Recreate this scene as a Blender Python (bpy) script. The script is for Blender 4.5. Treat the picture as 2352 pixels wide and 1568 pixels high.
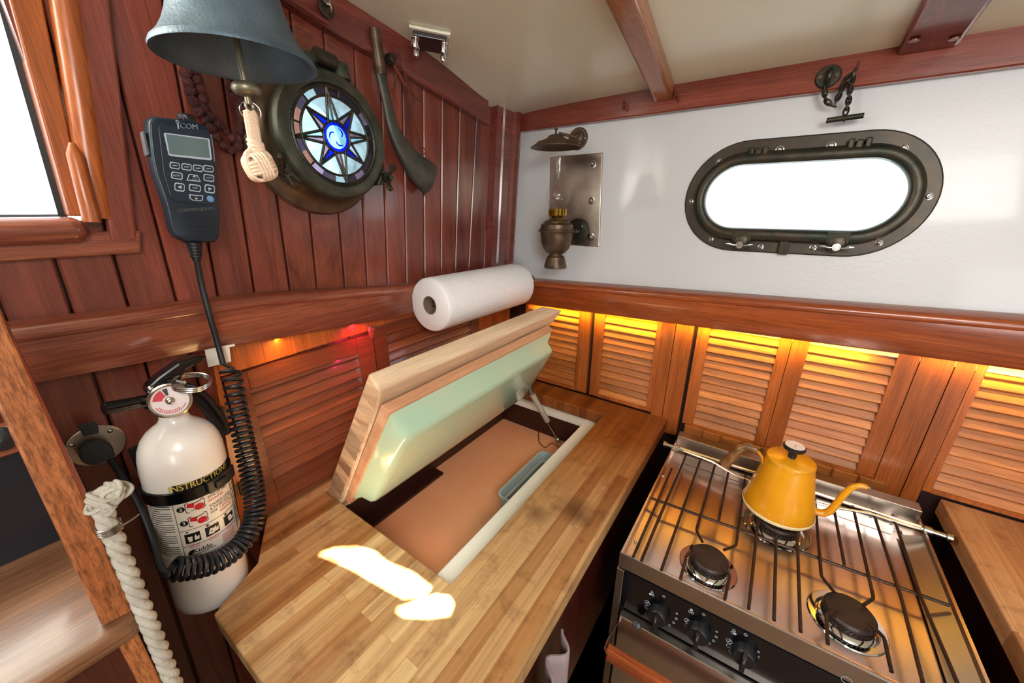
import bpy, math, random
from mathutils import Vector, Matrix, geometry
from math import sin, cos, pi, radians
random.seed(7)
for o in list(bpy.data.objects): bpy.data.objects.remove(o)
SC = bpy.context.scene; COL = SC.collection

# ------------------------------------------------------------------ camera
F, CX, CY = 860.0, 1176.0, 784.0
RM = Matrix(((0.8195175, 0.1926868, -0.5396877), (0.5730509, -0.2723697, 0.7729343), (0.0019397, -0.9427017, -0.3336311)))
CAM = Vector((0, 0, 1.5))
cd = bpy.data.cameras.new('camera'); cam = bpy.data.objects.new('camera', cd); COL.objects.link(cam)
cd.sensor_width = 36; cd.lens = F/2352*36; cd.clip_start = .02
m = RM.copy(); m.col[1] = -m.col[1]; m.col[2] = -m.col[2]
cam.matrix_world = Matrix.Translation(CAM) @ m.to_4x4()
SC.camera = cam

# ------------------------------------------------------------------ world, sun, lights, exposure
SC.view_settings.view_transform = 'Standard'; SC.view_settings.look = 'None'; SC.view_settings.gamma = 1
SC.view_settings.exposure = 0.62
w = bpy.data.worlds.new('sky'); SC.world = w; w.use_nodes = True
bg = w.node_tree.nodes['Background']; bg.inputs[0].default_value = (.86, .95, 1, 1); bg.inputs[1].default_value = 3.0
def light(name, kind, loc, power, color, size=None, sizey=None, target=None, direction=None):
    d = bpy.data.lights.new(name, kind); d.energy = power; d.color = color
    o = bpy.data.objects.new(name, d); COL.objects.link(o); o.location = loc
    if kind == 'AREA':
        d.shape = 'RECTANGLE'; d.size = size; d.size_y = sizey or size
    elif kind == 'POINT': d.shadow_soft_size = size
    if target is not None: direction = Vector(target)-Vector(loc)
    if direction is not None: o.rotation_euler = Vector(direction).to_track_quat('-Z', 'Y').to_euler()
    return o
SUN = Vector((.45, -.55, .62)).normalized()
s = light('sun', 'SUN', (2, -2, 4), 130, (1, .93, .8), direction=-SUN); s.data.angle = radians(.35)
light('skylight_hatch_light', 'AREA', (.45, -.25, 1.93), 13, (1, .97, .92), .55, .55, target=(.1, .5, .9))
light('companionway_light', 'AREA', (1.30, -1.15, 1.20), 11, (.94, .97, 1), .9, 1.0, target=(-.2, .5, 1.85))
light('window_daylight', 'AREA', (-.80, -.20, 1.885), 5, (1, .88, .76), .46, .24, direction=(1, .35, -.15))

# ------------------------------------------------------------------ pixel rays meet real planes
def ray(px, py): return (RM @ Vector((px-CX, py-CY, F))).normalized()
def pl(px, py, p0, n):
    d = ray(px, py); n = Vector(n); return CAM + d*((Vector(p0)-CAM).dot(n)/d.dot(n))
def P(px, py, k, v=0.0):
    if k == 'x': return pl(px, py, (v, 0, 0), (1, 0, 0))
    if k == 'y': return pl(px, py, (0, v, 0), (0, 1, 0))
    if k == 'z': return pl(px, py, (0, 0, v), (0, 0, 1))
    if k == 'w': return pl(px, py, (0, 1.10-v, 1.325), (0, 1, -.1))       # white hull side, leaning out
    if k == 'c': return pl(px, py, (0, 1.147, 1.79-v), (0, .13, 1))       # ceiling
XL, YR, ZC = -.776, 1.088, .9
def ceil_z(x, y):
    return 1.79 + .13*(1.147-y) - .03*math.exp(-((y-.98)/.16)**2)*math.exp(-max(0, x-XL)/.15)
def wall_y(z): return 1.10+.1*(z-1.325)

# ------------------------------------------------------------------ materials
MATS = {}
def newmat(name):
    m = bpy.data.materials.new(name); m.use_nodes = True; MATS[name] = m
    nt = m.node_tree; return m, nt, nt.nodes['Principled BSDF']
def N(nt, t, **kw):
    n = nt.nodes.new(t)
    for k, v in kw.items():
        if k.startswith('i_'):
            key = k[2:]; key = int(key) if key.isdigit() else key.replace('_', ' ')
            n.inputs[key].default_value = v
        else: setattr(n, k, v)
    return n
def lin(c): return tuple(((v/255)/12.92 if v/255 <= .04045 else (((v/255)+.055)/1.055)**2.4) for v in c)+(1,)
def plain(name, c, rough=.5, metal=0, bump=0, bscale=200, var=0, coat=0, vscale=30, c2=None, spec=None):
    m, nt, b = newmat(name); L = nt.links
    b.inputs['Base Color'].default_value = lin(c); b.inputs['Roughness'].default_value = rough; b.inputs['Metallic'].default_value = metal
    if coat: b.inputs['Coat Weight'].default_value = coat; b.inputs['Coat Roughness'].default_value = .08
    if spec is not None: b.inputs['Specular IOR Level'].default_value = spec
    tc = N(nt, 'ShaderNodeTexCoord')
    if var or c2:
        no = N(nt, 'ShaderNodeTexNoise', i_Scale=vscale, i_Detail=5.0); L.new(tc.outputs['Object'], no.inputs['Vector'])
        r = N(nt, 'ShaderNodeValToRGB'); r.color_ramp.elements[0].position = .35; r.color_ramp.elements[1].position = .68
        a = lin(c); q = lin(c2) if c2 else tuple(max(0, v*(1-var)) for v in a[:3])+(1,)
        r.color_ramp.elements[0].color = a; r.color_ramp.elements[1].color = q
        L.new(no.outputs['Fac'], r.inputs[0]); L.new(r.outputs[0], b.inputs['Base Color'])
    if bump:
        no = N(nt, 'ShaderNodeTexNoise', i_Scale=bscale, i_Detail=3.0); L.new(tc.outputs['Object'], no.inputs['Vector'])
        bp = N(nt, 'ShaderNodeBump', i_Strength=bump, i_Distance=.002); L.new(no.outputs['Fac'], bp.inputs['Height']); L.new(bp.outputs[0], b.inputs['Normal'])
    return m
def wood(name, c1, c2, axis='Y', rough=.25, rnd=.35, fine=1.0, coat=.5, bump=.12, pore=.35, p2=(14, 420)):
    m, nt, b = newmat(name); L = nt.links
    tc = N(nt, 'ShaderNodeTexCoord'); at = N(nt, 'ShaderNodeAttribute', attribute_name='rnd')
    off = N(nt, 'ShaderNodeVectorMath', operation='SCALE'); off.inputs[0].default_value = (17, 11, 23); L.new(at.outputs['Fac'], off.inputs['Scale'])
    def stretched(al, ac):
        mp = N(nt, 'ShaderNodeMapping'); sc = [ac, ac, ac]; sc['XYZ'.index(axis)] = al; mp.inputs['Scale'].default_value = sc
        L.new(tc.outputs['Object'], mp.inputs['Vector'])
        ad = N(nt, 'ShaderNodeVectorMath', operation='ADD'); L.new(mp.outputs[0], ad.inputs[0]); L.new(off.outputs[0], ad.inputs[1]); return ad
    n1 = N(nt, 'ShaderNodeTexNoise', i_Scale=1.0, i_Detail=5.0, i_Roughness=.6, i_Distortion=.7); L.new(stretched(1.6*fine, 26*fine).outputs[0], n1.inputs['Vector'])
    n2 = N(nt, 'ShaderNodeTexNoise', i_Scale=1.0, i_Detail=3.0, i_Roughness=.7); L.new(stretched(p2[0]*fine, p2[1]*fine).outputs[0], n2.inputs['Vector'])
    r = N(nt, 'ShaderNodeValToRGB'); e = r.color_ramp.elements; e[0].position = .32; e[1].position = .68; e[0].color = lin(c1); e[1].color = lin(c2)
    L.new(n1.outputs['Fac'], r.inputs[0])
    r2 = N(nt, 'ShaderNodeMapRange'); r2.inputs['From Min'].default_value = .35; r2.inputs['From Max'].default_value = .6
    r2.inputs['To Min'].default_value = 1-pore; r2.inputs['To Max'].default_value = 1.05; L.new(n2.outputs['Fac'], r2.inputs['Value'])
    r3 = N(nt, 'ShaderNodeMapRange'); r3.inputs['To Min'].default_value = 1-rnd; r3.inputs['To Max'].default_value = 1+rnd; L.new(at.outputs['Fac'], r3.inputs['Value'])
    mu = N(nt, 'ShaderNodeMath', operation='MULTIPLY'); L.new(r2.outputs[0], mu.inputs[0]); L.new(r3.outputs[0], mu.inputs[1])
    h = N(nt, 'ShaderNodeHueSaturation'); L.new(r.outputs[0], h.inputs['Color']); L.new(mu.outputs[0], h.inputs['Value'])
    L.new(h.outputs[0], b.inputs['Base Color'])
    b.inputs['Roughness'].default_value = rough; b.inputs['Coat Weight'].default_value = coat; b.inputs['Coat Roughness'].default_value = .1
    bp = N(nt, 'ShaderNodeBump', i_Strength=bump, i_Distance=.001); L.new(n2.outputs['Fac'], bp.inputs['Height']); L.new(bp.outputs[0], b.inputs['Normal'])
    return m
wood('plank_wood', (98, 46, 36), (140, 70, 54), 'Z', .27, .2, coat=.25, pore=.22)
wood('rail_wood', (112, 54, 40), (150, 82, 58), 'Y', .24, .15)
wood('rail_wood_x', (128, 56, 24), (172, 84, 38), 'X', .25, .15)
wood('trim_wood_x', (112, 48, 38), (142, 68, 50), 'X', .25, .15)
wood('trim_wood_y', (96, 42, 36), (132, 62, 50), 'Y', .22, .15)
wood('beam_wood', (140, 80, 42), (176, 108, 62), 'Y', .3, .15)
wood('stile_wood', (146, 74, 30), (188, 102, 46), 'Z', .32, .15, coat=.2)
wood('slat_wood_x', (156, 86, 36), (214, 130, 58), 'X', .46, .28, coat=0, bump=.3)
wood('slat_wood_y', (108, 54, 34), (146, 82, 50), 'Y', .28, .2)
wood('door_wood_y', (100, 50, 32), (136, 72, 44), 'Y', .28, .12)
wood('lid_wood', (234, 208, 176), (186, 154, 122), 'Y', .55, .35, .8, coat=0, pore=.15)
wood('end_grain_wood', (212, 178, 142), (138, 100, 74), 'X', .6, .45, .8, coat=0, pore=.1)
wood('ply_wood', (222, 170, 130), (190, 132, 96), 'Y', .6, .05, coat=0, pore=.2)
wood('shelf_wood', (108, 70, 46), (142, 100, 70), 'Y', .35, .1, coat=.3, pore=.45)
wood('post_wood', (150, 84, 46), (196, 122, 72), 'Z', .3, .1, fine=1.0, coat=.4, pore=.62, p2=(70, 420))
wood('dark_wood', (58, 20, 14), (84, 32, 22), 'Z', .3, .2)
wood('kettle_wood', (84, 50, 22), (146, 98, 50), 'Z', .4, .1, fine=3, coat=.2, pore=.3)
def butcher(name, a, b_, c_, axis='Y', row=.027, length=.55, rough=.42):
    m, nt, bs = newmat(name); L = nt.links
    tc = N(nt, 'ShaderNodeTexCoord'); mp = N(nt, 'ShaderNodeMapping'); L.new(tc.outputs['Object'], mp.inputs['Vector'])
    if axis == 'Y': mp.inputs['Rotation'].default_value = (0, 0, pi/2)
    br = N(nt, 'ShaderNodeTexBrick', offset=.37, offset_frequency=2); br.inputs['Scale'].default_value = 1
    br.inputs['Brick Width'].default_value = length; br.inputs['Row Height'].default_value = row; br.inputs['Mortar Size'].default_value = .0004
    br.inputs['Color1'].default_value = (0, 0, 0, 1); br.inputs['Color2'].default_value = (1, 1, 1, 1); br.inputs['Mortar'].default_value = (.2, .2, .2, 1)
    L.new(mp.outputs[0], br.inputs['Vector'])
    sc = N(nt, 'ShaderNodeVectorMath', operation='SCALE'); sc.inputs['Scale'].default_value = 9.0; L.new(br.outputs['Color'], sc.inputs[0])
    st = N(nt, 'ShaderNodeMapping'); st.inputs['Scale'].default_value = (2.2, 60, 60); L.new(mp.outputs[0], st.inputs['Vector'])
    ad = N(nt, 'ShaderNodeVectorMath', operation='ADD'); L.new(st.outputs[0], ad.inputs[0]); L.new(sc.outputs[0], ad.inputs[1])
    n1 = N(nt, 'ShaderNodeTexNoise', i_Scale=1.0, i_Detail=6.0, i_Roughness=.65, i_Distortion=.9); L.new(ad.outputs[0], n1.inputs['Vector'])
    r = N(nt, 'ShaderNodeValToRGB'); e = r.color_ramp.elements; e[0].position = .25; e[0].color = lin(a); e[1].position = .72; e[1].color = lin(b_)
    L.new(n1.outputs['Fac'], r.inputs[0])
    tone = N(nt, 'ShaderNodeMixRGB', blend_type='MULTIPLY'); tone.inputs['Fac'].default_value = .95
    tr = N(nt, 'ShaderNodeValToRGB'); e = tr.color_ramp.elements; e[0].color = lin((190, 152, 118)); e[1].color = (1, 1, 1, 1)
    L.new(br.outputs['Color'], tr.inputs[0]); L.new(r.outputs[0], tone.inputs['Color1']); L.new(tr.outputs[0], tone.inputs['Color2'])
    # worn, oiled zone: broad stains with their own shape
    n3 = N(nt, 'ShaderNodeTexNoise', i_Scale=5.0, i_Detail=4.0); L.new(tc.outputs['Object'], n3.inputs['Vector'])
    sx = N(nt, 'ShaderNodeSeparateXYZ'); L.new(tc.outputs['Object'], sx.inputs[0])
    g = N(nt, 'ShaderNodeMapRange'); g.inputs['From Min'].default_value = .2; g.inputs['From Max'].default_value = .95; L.new(sx.outputs['Y'], g.inputs['Value'])
    mm = N(nt, 'ShaderNodeMath', operation='MULTIPLY_ADD'); mm.inputs[1].default_value = .55; L.new(n3.outputs['Fac'], mm.inputs[0]); L.new(g.outputs[0], mm.inputs[2])
    mr = N(nt, 'ShaderNodeMapRange'); mr.inputs['From Min'].default_value = .5; mr.inputs['From Max'].default_value = 1.25; L.new(mm.outputs[0], mr.inputs['Value'])
    mx = N(nt, 'ShaderNodeMixRGB', blend_type='MULTIPLY'); mx.inputs['Color2'].default_value = lin(c_); L.new(mr.outputs[0], mx.inputs['Fac']); L.new(tone.outputs[0], mx.inputs['Color1'])
    # dark water marks
    n4 = N(nt, 'ShaderNodeTexNoise', i_Scale=22.0, i_Detail=6.0, i_Roughness=.7); L.new(tc.outputs['Object'], n4.inputs['Vector'])
    m4 = N(nt, 'ShaderNodeMapRange'); m4.inputs['From Min'].default_value = .52; m4.inputs['From Max'].default_value = .72; m4.inputs['To Max'].default_value = .6; L.new(n4.outputs['Fac'], m4.inputs['Value'])
    mz = N(nt, 'ShaderNodeMixRGB', blend_type='MULTIPLY'); mz.inputs['Color2'].default_value = lin((150, 118, 90)); L.new(m4.outputs[0], mz.inputs['Fac']); L.new(mx.outputs[0], mz.inputs['Color1'])
    last = mz
    for (cx, cy, rr, wd, st_) in STAINS.get(name, []):
        d = N(nt, 'ShaderNodeVectorMath', operation='DISTANCE'); d.inputs[1].default_value = (cx, cy, ZC); 
        wob = N(nt, 'ShaderNodeVectorMath', operation='SCALE'); wob.inputs['Scale'].default_value = .02 if rr == 0 else .001
        L.new(n4.outputs['Color'], wob.inputs[0]); a2 = N(nt, 'ShaderNodeVectorMath', operation='ADD'); L.new(tc.outputs['Object'], a2.inputs[0]); L.new(wob.outputs[0], a2.inputs[1]); L.new(a2.outputs[0], d.inputs[0])
        s1 = N(nt, 'ShaderNodeMath', operation='SUBTRACT'); s1.inputs[1].default_value = rr; L.new(d.outputs['Value'], s1.inputs[0])
        ab = N(nt, 'ShaderNodeMath', operation='ABSOLUTE'); L.new(s1.outputs[0], ab.inputs[0])
        q = N(nt, 'ShaderNodeMapRange'); q.inputs['From Min'].default_value = 0; q.inputs['From Max'].default_value = wd; q.inputs['To Min'].default_value = st_; q.inputs['To Max'].default_value = 0; L.new(ab.outputs[0], q.inputs['Value'])
        z = N(nt, 'ShaderNodeMixRGB', blend_type='MULTIPLY'); z.inputs['Color2'].default_value = lin((96, 66, 50)); L.new(q.outputs[0], z.inputs['Fac']); L.new(last.outputs[0], z.inputs['Color1']); last = z
    L.new(last.outputs[0], bs.inputs['Base Color'])
    bs.inputs['Roughness'].default_value = rough
    bp = N(nt, 'ShaderNodeBump', i_Strength=.15, i_Distance=.001); L.new(n1.outputs['Fac'], bp.inputs['Height']); L.new(bp.outputs[0], bs.inputs['Normal'])
    return m
def stc(px, py): q = P(px, py, 'z', ZC); return q.x, q.y
STAINS = {'butcher_block': [(*stc(1408, 1014), .026, .0018, .8), (*stc(1335, 1168), 0, .05, .9), (*stc(1250, 1178), 0, .035, .8), (*stc(1370, 1120), .03, .0015, .35), (*stc(1350, 1190), 0, .03, .6)]}
butcher('butcher_block', (160, 122, 78), (236, 204, 150), (186, 128, 84))
butcher('butcher_block_right', (176, 134, 98), (238, 204, 164), (236, 206, 182), row=.045)
# painted surfaces
plain('white_paint', (206, 207, 209), .4, bump=.3, bscale=110, coat=.3)
plain('ceiling_paint', (226, 223, 200), .22, bump=.1, bscale=25, coat=.3)
plain('bronze', (74, 64, 52), .42, .75, var=.4, bump=.25, bscale=120, c2=(46, 52, 46))
plain('bronze_door', (82, 84, 72), .45, .6, var=.4, bump=.3, bscale=80, c2=(56, 58, 48))
plain('bell_bronze', (88, 106, 118), .5, .4, bump=.35, bscale=260, c2=(64, 80, 92), vscale=18)
plain('horn_metal', (86, 84, 74), .5, .5, bump=.3, bscale=150, c2=(62, 64, 58))
plain('brass', (176, 142, 62), .25, 1, var=.3)
plain('old_brass', (112, 92, 72), .42, .7, c2=(80, 66, 54), bump=.1)
plain('green_glass_bronze', (70, 60, 50), .42, .6, c2=(54, 52, 46), bump=.15, bscale=60)
plain('pale_brass', (150, 144, 122), .42, .7, c2=(120, 112, 92), bump=.15)
plain('steel', (196, 192, 186), .22, 1, bump=.05, bscale=300)
plain('steel_brushed', (188, 180, 170), .32, 1, bump=.08, bscale=60, var=.1)
plain('steel_plate', (200, 190, 176), .34, 1, bump=.15, bscale=14, c2=(130, 116, 108), vscale=7)
plain('cooktop_steel', (206, 192, 190), .27, 1, bump=.12, bscale=10, c2=(196, 168, 158), vscale=5)
plain('strut_grey', (178, 168, 158), .4, .3); plain('chrome', (220, 220, 220), .08, 1)
plain('rod_iron', (70, 46, 38), .4, .6, bump=.2, c2=(44, 30, 26))
plain('burner_iron', (58, 40, 34), .45, .3, bump=.3, bscale=250, c2=(36, 26, 24))
plain('black_plastic', (20, 22, 26), .4)
plain('black_gloss', (8, 9, 14), .15)
plain('radio_plastic', (18, 34, 48), .38, bump=.1, bscale=500)
plain('cable_rubber', (20, 24, 30), .42)
plain('plug_rubber', (40, 44, 48), .65, bump=.3, bscale=400)
plain('screen_grey', (92, 112, 116), .15)
plain('key_outline', (170, 184, 200), .5)
plain('key_blue', (90, 140, 190), .4)
plain('extinguisher_white', (236, 230, 224), .22, coat=.6)
plain('label_white', (232, 226, 216), .35)
plain('label_red', (196, 28, 44), .4); plain('label_black', (18, 16, 18), .4); plain('label_gold', (196, 176, 84), .4)
plain('gauge_face', (226, 214, 214), .3)
plain('enamel_yellow', (232, 160, 18), .28, coat=.5, c2=(214, 138, 14), vscale=12)
plain('cream', (232, 208, 160), .4)
plain('paper', (242, 242, 244), .85, bump=1.0, bscale=75)
plain('cardboard', (128, 108, 92), .8)
plain('foam_green', (168, 208, 184), .14, bump=.5, bscale=40, coat=.8, c2=(184, 202, 174), vscale=6)
plain('icebox_orange', (250, 184, 138), .25, c2=(244, 166, 120), vscale=4)
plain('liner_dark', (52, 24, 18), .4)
plain('gasket_white', (240, 238, 228), .5, bump=.1)
plain('bin_plastic', (168, 184, 184), .4)
plain('rope_cream', (236, 208, 180), .8, bump=.5, bscale=400)
plain('rope_white', (184, 178, 166), .85, bump=.7, bscale=300, c2=(158, 150, 136), vscale=60)
plain('knot_red', (86, 38, 38), .9, bump=1, bscale=300, c2=(52, 22, 26), vscale=60)
plain('towel', (150, 132, 136), .95, bump=1, bscale=250)
plain('dark_panel', (26, 26, 34), .2, bump=.1, bscale=40)
plain('void_dark', (10, 9, 9), .8)
plain('dark_gloss_brown', (44, 24, 26), .15); plain('teal_cloth', (30, 130, 120), .7); plain('wire_brown', (110, 62, 40), .6)
plain('smoke_grey', (90, 90, 92), .5); plain('rust_steel', (120, 60, 40), .5, .5)
plain('gap_dark', (40, 16, 12), .6); plain('floor_wood', (150, 112, 80), .4); plain('cabin_cream', (214, 206, 190), .5)
def glassy(name, col, tr=.85, rough=.03, translucent=0.0, tcol=None):
    m = bpy.data.materials.new(name); m.use_nodes = True; MATS[name] = m; nt = m.node_tree; L = nt.links
    nt.nodes.remove(nt.nodes['Principled BSDF']); out = nt.nodes['Material Output']
    t = N(nt, 'ShaderNodeBsdfTransparent'); t.inputs[0].default_value = col+(1,)
    g = N(nt, 'ShaderNodeBsdfGlossy'); g.inputs['Roughness'].default_value = rough
    lw_ = N(nt, 'ShaderNodeLayerWeight'); lw_.inputs['Blend'].default_value = .5
    pw = N(nt, 'ShaderNodeMath', operation='POWER'); pw.inputs[1].default_value = 4.0; L.new(lw_.outputs['Facing'], pw.inputs[0])
    fr = N(nt, 'ShaderNodeMath', operation='MULTIPLY_ADD'); fr.inputs[1].default_value = .45; fr.inputs[2].default_value = .035; L.new(pw.outputs[0], fr.inputs[0])
    src = t
    if translucent:
        tl = N(nt, 'ShaderNodeBsdfTranslucent'); tl.inputs[0].default_value = (tcol or col)+(1,)
        no = N(nt, 'ShaderNodeTexNoise', i_Scale=45.0, i_Detail=4.0); tc = N(nt, 'ShaderNodeTexCoord'); L.new(tc.outputs['Object'], no.inputs['Vector'])
        mr = N(nt, 'ShaderNodeMapRange'); mr.inputs['From Min'].default_value = .35; mr.inputs['From Max'].default_value = .65; mr.inputs['To Min'].default_value = translucent*.5; mr.inputs['To Max'].default_value = min(1, translucent*1.5); L.new(no.outputs['Fac'], mr.inputs['Value'])
        mt = N(nt, 'ShaderNodeMixShader'); L.new(mr.outputs[0], mt.inputs[0]); L.new(t.outputs[0], mt.inputs[1]); L.new(tl.outputs[0], mt.inputs[2]); src = mt
    mx = N(nt, 'ShaderNodeMixShader'); L.new(fr.outputs[0], mx.inputs[0]); L.new(src.outputs[0], mx.inputs[1]); L.new(g.outputs[0], mx.inputs[2])
    L.new(mx.outputs[0], out.inputs['Surface']); return m
glassy('window_glass', (.97, 1, 1)); glassy('lamp_glass', (.985, .98, .97), rough=.02)
glassy('sg_clear', (.62, .74, .78), translucent=.55, tcol=(.7, .85, .9)); glassy('sg_blue', (.02, .09, .8), translucent=.3, tcol=(.04, .12, .9))
glassy('sg_mauve', (.46, .40, .50), translucent=.4); glassy('sg_amber', (.40, .28, .24), translucent=.3); glassy('sg_dim', (.16, .15, .19), translucent=.2); glassy('sg_cyan', (.5, .85, .95), translucent=.3, tcol=(.6, .9, 1))
def emit(name, col, s):
    m = bpy.data.materials.new(name); m.use_nodes = True; MATS[name] = m; nt = m.node_tree
    b = nt.nodes['Principled BSDF']; b.inputs['Base Color'].default_value = col+(1,); b.inputs['Emission Color'].default_value = col+(1,); b.inputs['Emission Strength'].default_value = s
emit('led_yellow', (1, .72, .08), 6); emit('led_red', (1, .05, .12), 4); emit('led_warm', (1, .45, .08), 4)

# ------------------------------------------------------------------ mesh builder
class MB:
    def __init__(s): s.v = []; s.f = []; s.r = []; s.rv = .5
    def add(s, vs, fs):
        b = len(s.v); s.v += [Vector(v) for v in vs]; s.r += [s.rv]*len(vs); s.f += [tuple(b+i for i in f) for f in fs]; return s
    def box(s, a, b):
        a = Vector(a); b = Vector(b); c = (a+b)/2; h = (b-a)/2
        return s.obb(c, (Vector((h.x, 0, 0)), Vector((0, h.y, 0)), Vector((0, 0, h.z))))
    def obb(s, c, ax):
        c = Vector(c); u, v, w = [Vector(a) for a in ax]
        return s.add([c-u-v-w, c+u-v-w, c+u+v-w, c-u+v-w, c-u-v+w, c+u-v+w, c+u+v+w, c-u+v+w],
                     [(0, 3, 2, 1), (4, 5, 6, 7), (0, 1, 5, 4), (1, 2, 6, 5), (2, 3, 7, 6), (3, 0, 4, 7)])
    def hexa(s, bot, top):          # two quads (4 pts each) joined
        return s.add(list(bot)+list(top), [(0, 3, 2, 1), (4, 5, 6, 7), (0, 1, 5, 4), (1, 2, 6, 5), (2, 3, 7, 6), (3, 0, 4, 7)])
    def prism(s, poly, d, inset=0, ch=0):      # polygon (3-D points) extruded by vector d; optional chamfered far face
        n = len(poly); poly = [Vector(p) for p in poly]; d = Vector(d); c = sum(poly, Vector())/n
        if ch:
            dn = d.normalized(); loops = [poly, [p+d-dn*ch for p in poly], []]
            for p in poly:
                q = c-p; loops[2].append(p+d+q.normalized()*min(ch*1.4, q.length*.5))
        else: loops = [poly, [p+d for p in poly]]
        vs = [p for l in loops for p in l]; fs = [tuple(reversed(range(n))), tuple((len(loops)-1)*n+i for i in range(n))]
        for k in range(len(loops)-1):
            for i in range(n): j = (i+1) % n; fs.append((k*n+i, k*n+j, (k+1)*n+j, (k+1)*n+i))
        return s.add(vs, fs)
    def ring(s, outer, inner, d):   # annular polygon prism
        n = len(outer); d = Vector(d); o = [Vector(p) for p in outer]; i_ = [Vector(p) for p in inner]
        vs = o+i_+[p+d for p in o]+[p+d for p in i_]; fs = []
        for k in range(n):
            j = (k+1) % n
            fs += [(k, j, n+j, n+k), (2*n+k, 3*n+k, 3*n+j, 2*n+j), (k, 2*n+k, 2*n+j, j), (n+k, n+j, 3*n+j, 3*n+k)]
        return s.add(vs, fs)
    def loft(s, loops, closed=True, caps=True):
        n = len(loops[0]); vs = [p for l in loops for p in l]; fs = []
        for k in range(len(loops)-1):
            for i in range(n if closed else n-1):
                j = (i+1) % n; fs.append((k*n+i, k*n+j, (k+1)*n+j, (k+1)*n+i))
        if caps: fs += [tuple(reversed(range(n))), tuple((len(loops)-1)*n+i for i in range(n))]
        return s.add(vs, fs)
    def lathe(s, prof, o, ax=(0, 0, 1), seg=32, caps=False, sx=1.0, ref=None):
        o = Vector(o); ax = Vector(ax).normalized(); r = Vector(ref) if ref else (Vector((1, 0, 0)) if abs(ax.x) < .9 else Vector((0, 1, 0)))
        u = (r-ax*r.dot(ax)).normalized(); v = ax.cross(u); loops = []
        for (rad, h) in prof: loops.append([o+ax*h+u*(rad*sx*cos(2*pi*i/seg))+v*(rad*sin(2*pi*i/seg)) for i in range(seg)])
        return s.loft(loops, True, caps)
    def cyl(s, a, b, r, seg=16, r2=None):
        a = Vector(a); b = Vector(b); return s.lathe([(r, 0), (r if r2 is None else r2, (b-a).length)], a, b-a, seg, True)
    def tube(s, pts, r, seg=10, closed=False, flat=1.0, up=None):
        pts = [Vector(p) for p in pts]; n = len(pts); rr = r if isinstance(r, (list, tuple)) else [r]*n
        T = []
        for i in range(n):
            a = pts[(i-1) % n] if (closed or i > 0) else pts[0]; b = pts[(i+1) % n] if (closed or i < n-1) else pts[-1]
            T.append((b-a).normalized())
        ref = Vector(up) if up else (Vector((0, 0, 1)) if abs(T[0].z) < .9 else Vector((1, 0, 0)))
        u = (ref-T[0]*ref.dot(T[0])).normalized(); loops = []
        for i in range(n):
            if up: u2 = Vector(up)-T[i]*Vector(up).dot(T[i])
            else: u2 = u-T[i]*u.dot(T[i])
            if u2.length > 1e-6: u = u2.normalized()
            v = T[i].cross(u)
            loops.append([pts[i]+u*(rr[i]*flat*cos(2*pi*k/seg))+v*(rr[i]*sin(2*pi*k/seg)) for k in range(seg)])
        if closed: loops.append(loops[0]); return s.loft(loops, True, False)
        return s.loft(loops, True, True)
    def torus(s, c, ax, R, r, seg=28, ts=8, ex=1.0, ref=None):
        c = Vector(c); ax = Vector(ax).normalized(); rf = Vector(ref) if ref else (Vector((1, 0, 0)) if abs(ax.x) < .9 else Vector((0, 1, 0)))
        u = (rf-ax*rf.dot(ax)).normalized(); v = ax.cross(u)
        return s.tube([c+u*(R*ex*cos(2*pi*i/seg))+v*(R*sin(2*pi*i/seg)) for i in range(seg)], r, ts, closed=True)
    def sphere(s, c, r, seg=16, rings=10, sc=(1, 1, 1)):
        c = Vector(c); pr = [(max(1e-5, r*sin(pi*k/rings)), -r*cos(pi*k/rings)) for k in range(rings+1)]
        b = len(s.v); s.lathe(pr, (0, 0, 0), (0, 0, 1), seg)
        for i in range(b, len(s.v)): q = s.v[i]; s.v[i] = c+Vector((q.x*sc[0], q.y*sc[1], q.z*sc[2]))
        return s
    def build(s, name, mat, parent=None, bevel=0, smooth=True, angle=.6, sub=0, seg=2):
        me = bpy.data.meshes.new(name); me.from_pydata([tuple(v) for v in s.v], [], s.f); me.update()
        a = me.attributes.new('rnd', 'FLOAT', 'POINT'); a.data.foreach_set('value', s.r)
        o = bpy.data.objects.new(name, me); COL.objects.link(o); me.materials.append(MATS[mat])
        import bmesh
        bm = bmesh.new(); bm.from_mesh(me); bmesh.ops.recalc_face_normals(bm, faces=bm.faces); bm.to_mesh(me); bm.free()
        if smooth: me.shade_smooth(); me.set_sharp_from_angle(angle=angle)
        if bevel:
            md = o.modifiers.new('bevel', 'BEVEL'); md.width = bevel; md.segments = seg; md.limit_method = 'ANGLE'; md.angle_limit = radians(35)
        if sub: md = o.modifiers.new('sub', 'SUBSURF'); md.levels = sub; md.render_levels = sub
        if parent is not None: attach(o, parent)
        return o
def world_of(o):
    return Matrix.Translation(o.location) if o.type == 'EMPTY' else Matrix.Identity(4)
def attach(o, parent):
    o.parent = parent; o.matrix_parent_inverse = world_of(parent).inverted()
def thing(name, label, cat, loc, group=None):
    o = bpy.data.objects.new(name, None); o.empty_display_size = .02; COL.objects.link(o); o.location = loc
    return tag(o, label, cat, group)
def tag(o, label, cat, group=None, kind=None):
    o['label'] = label; o['category'] = cat
    if group: o['group'] = group
    if kind: o['kind'] = kind
    return o
def struct(o): o['kind'] = 'structure'; return o
def lab(o, t): o['label'] = t; return o
def boolean_cut(o, cutter):
    md = o.modifiers.new('cut', 'BOOLEAN'); md.operation = 'DIFFERENCE'; md.object = cutter; md.solver = 'EXACT'
    dg = bpy.context.evaluated_depsgraph_get(); me = bpy.data.meshes.new_from_object(o.evaluated_get(dg))
    o.modifiers.clear(); o.data = me; bpy.data.objects.remove(cutter)
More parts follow.
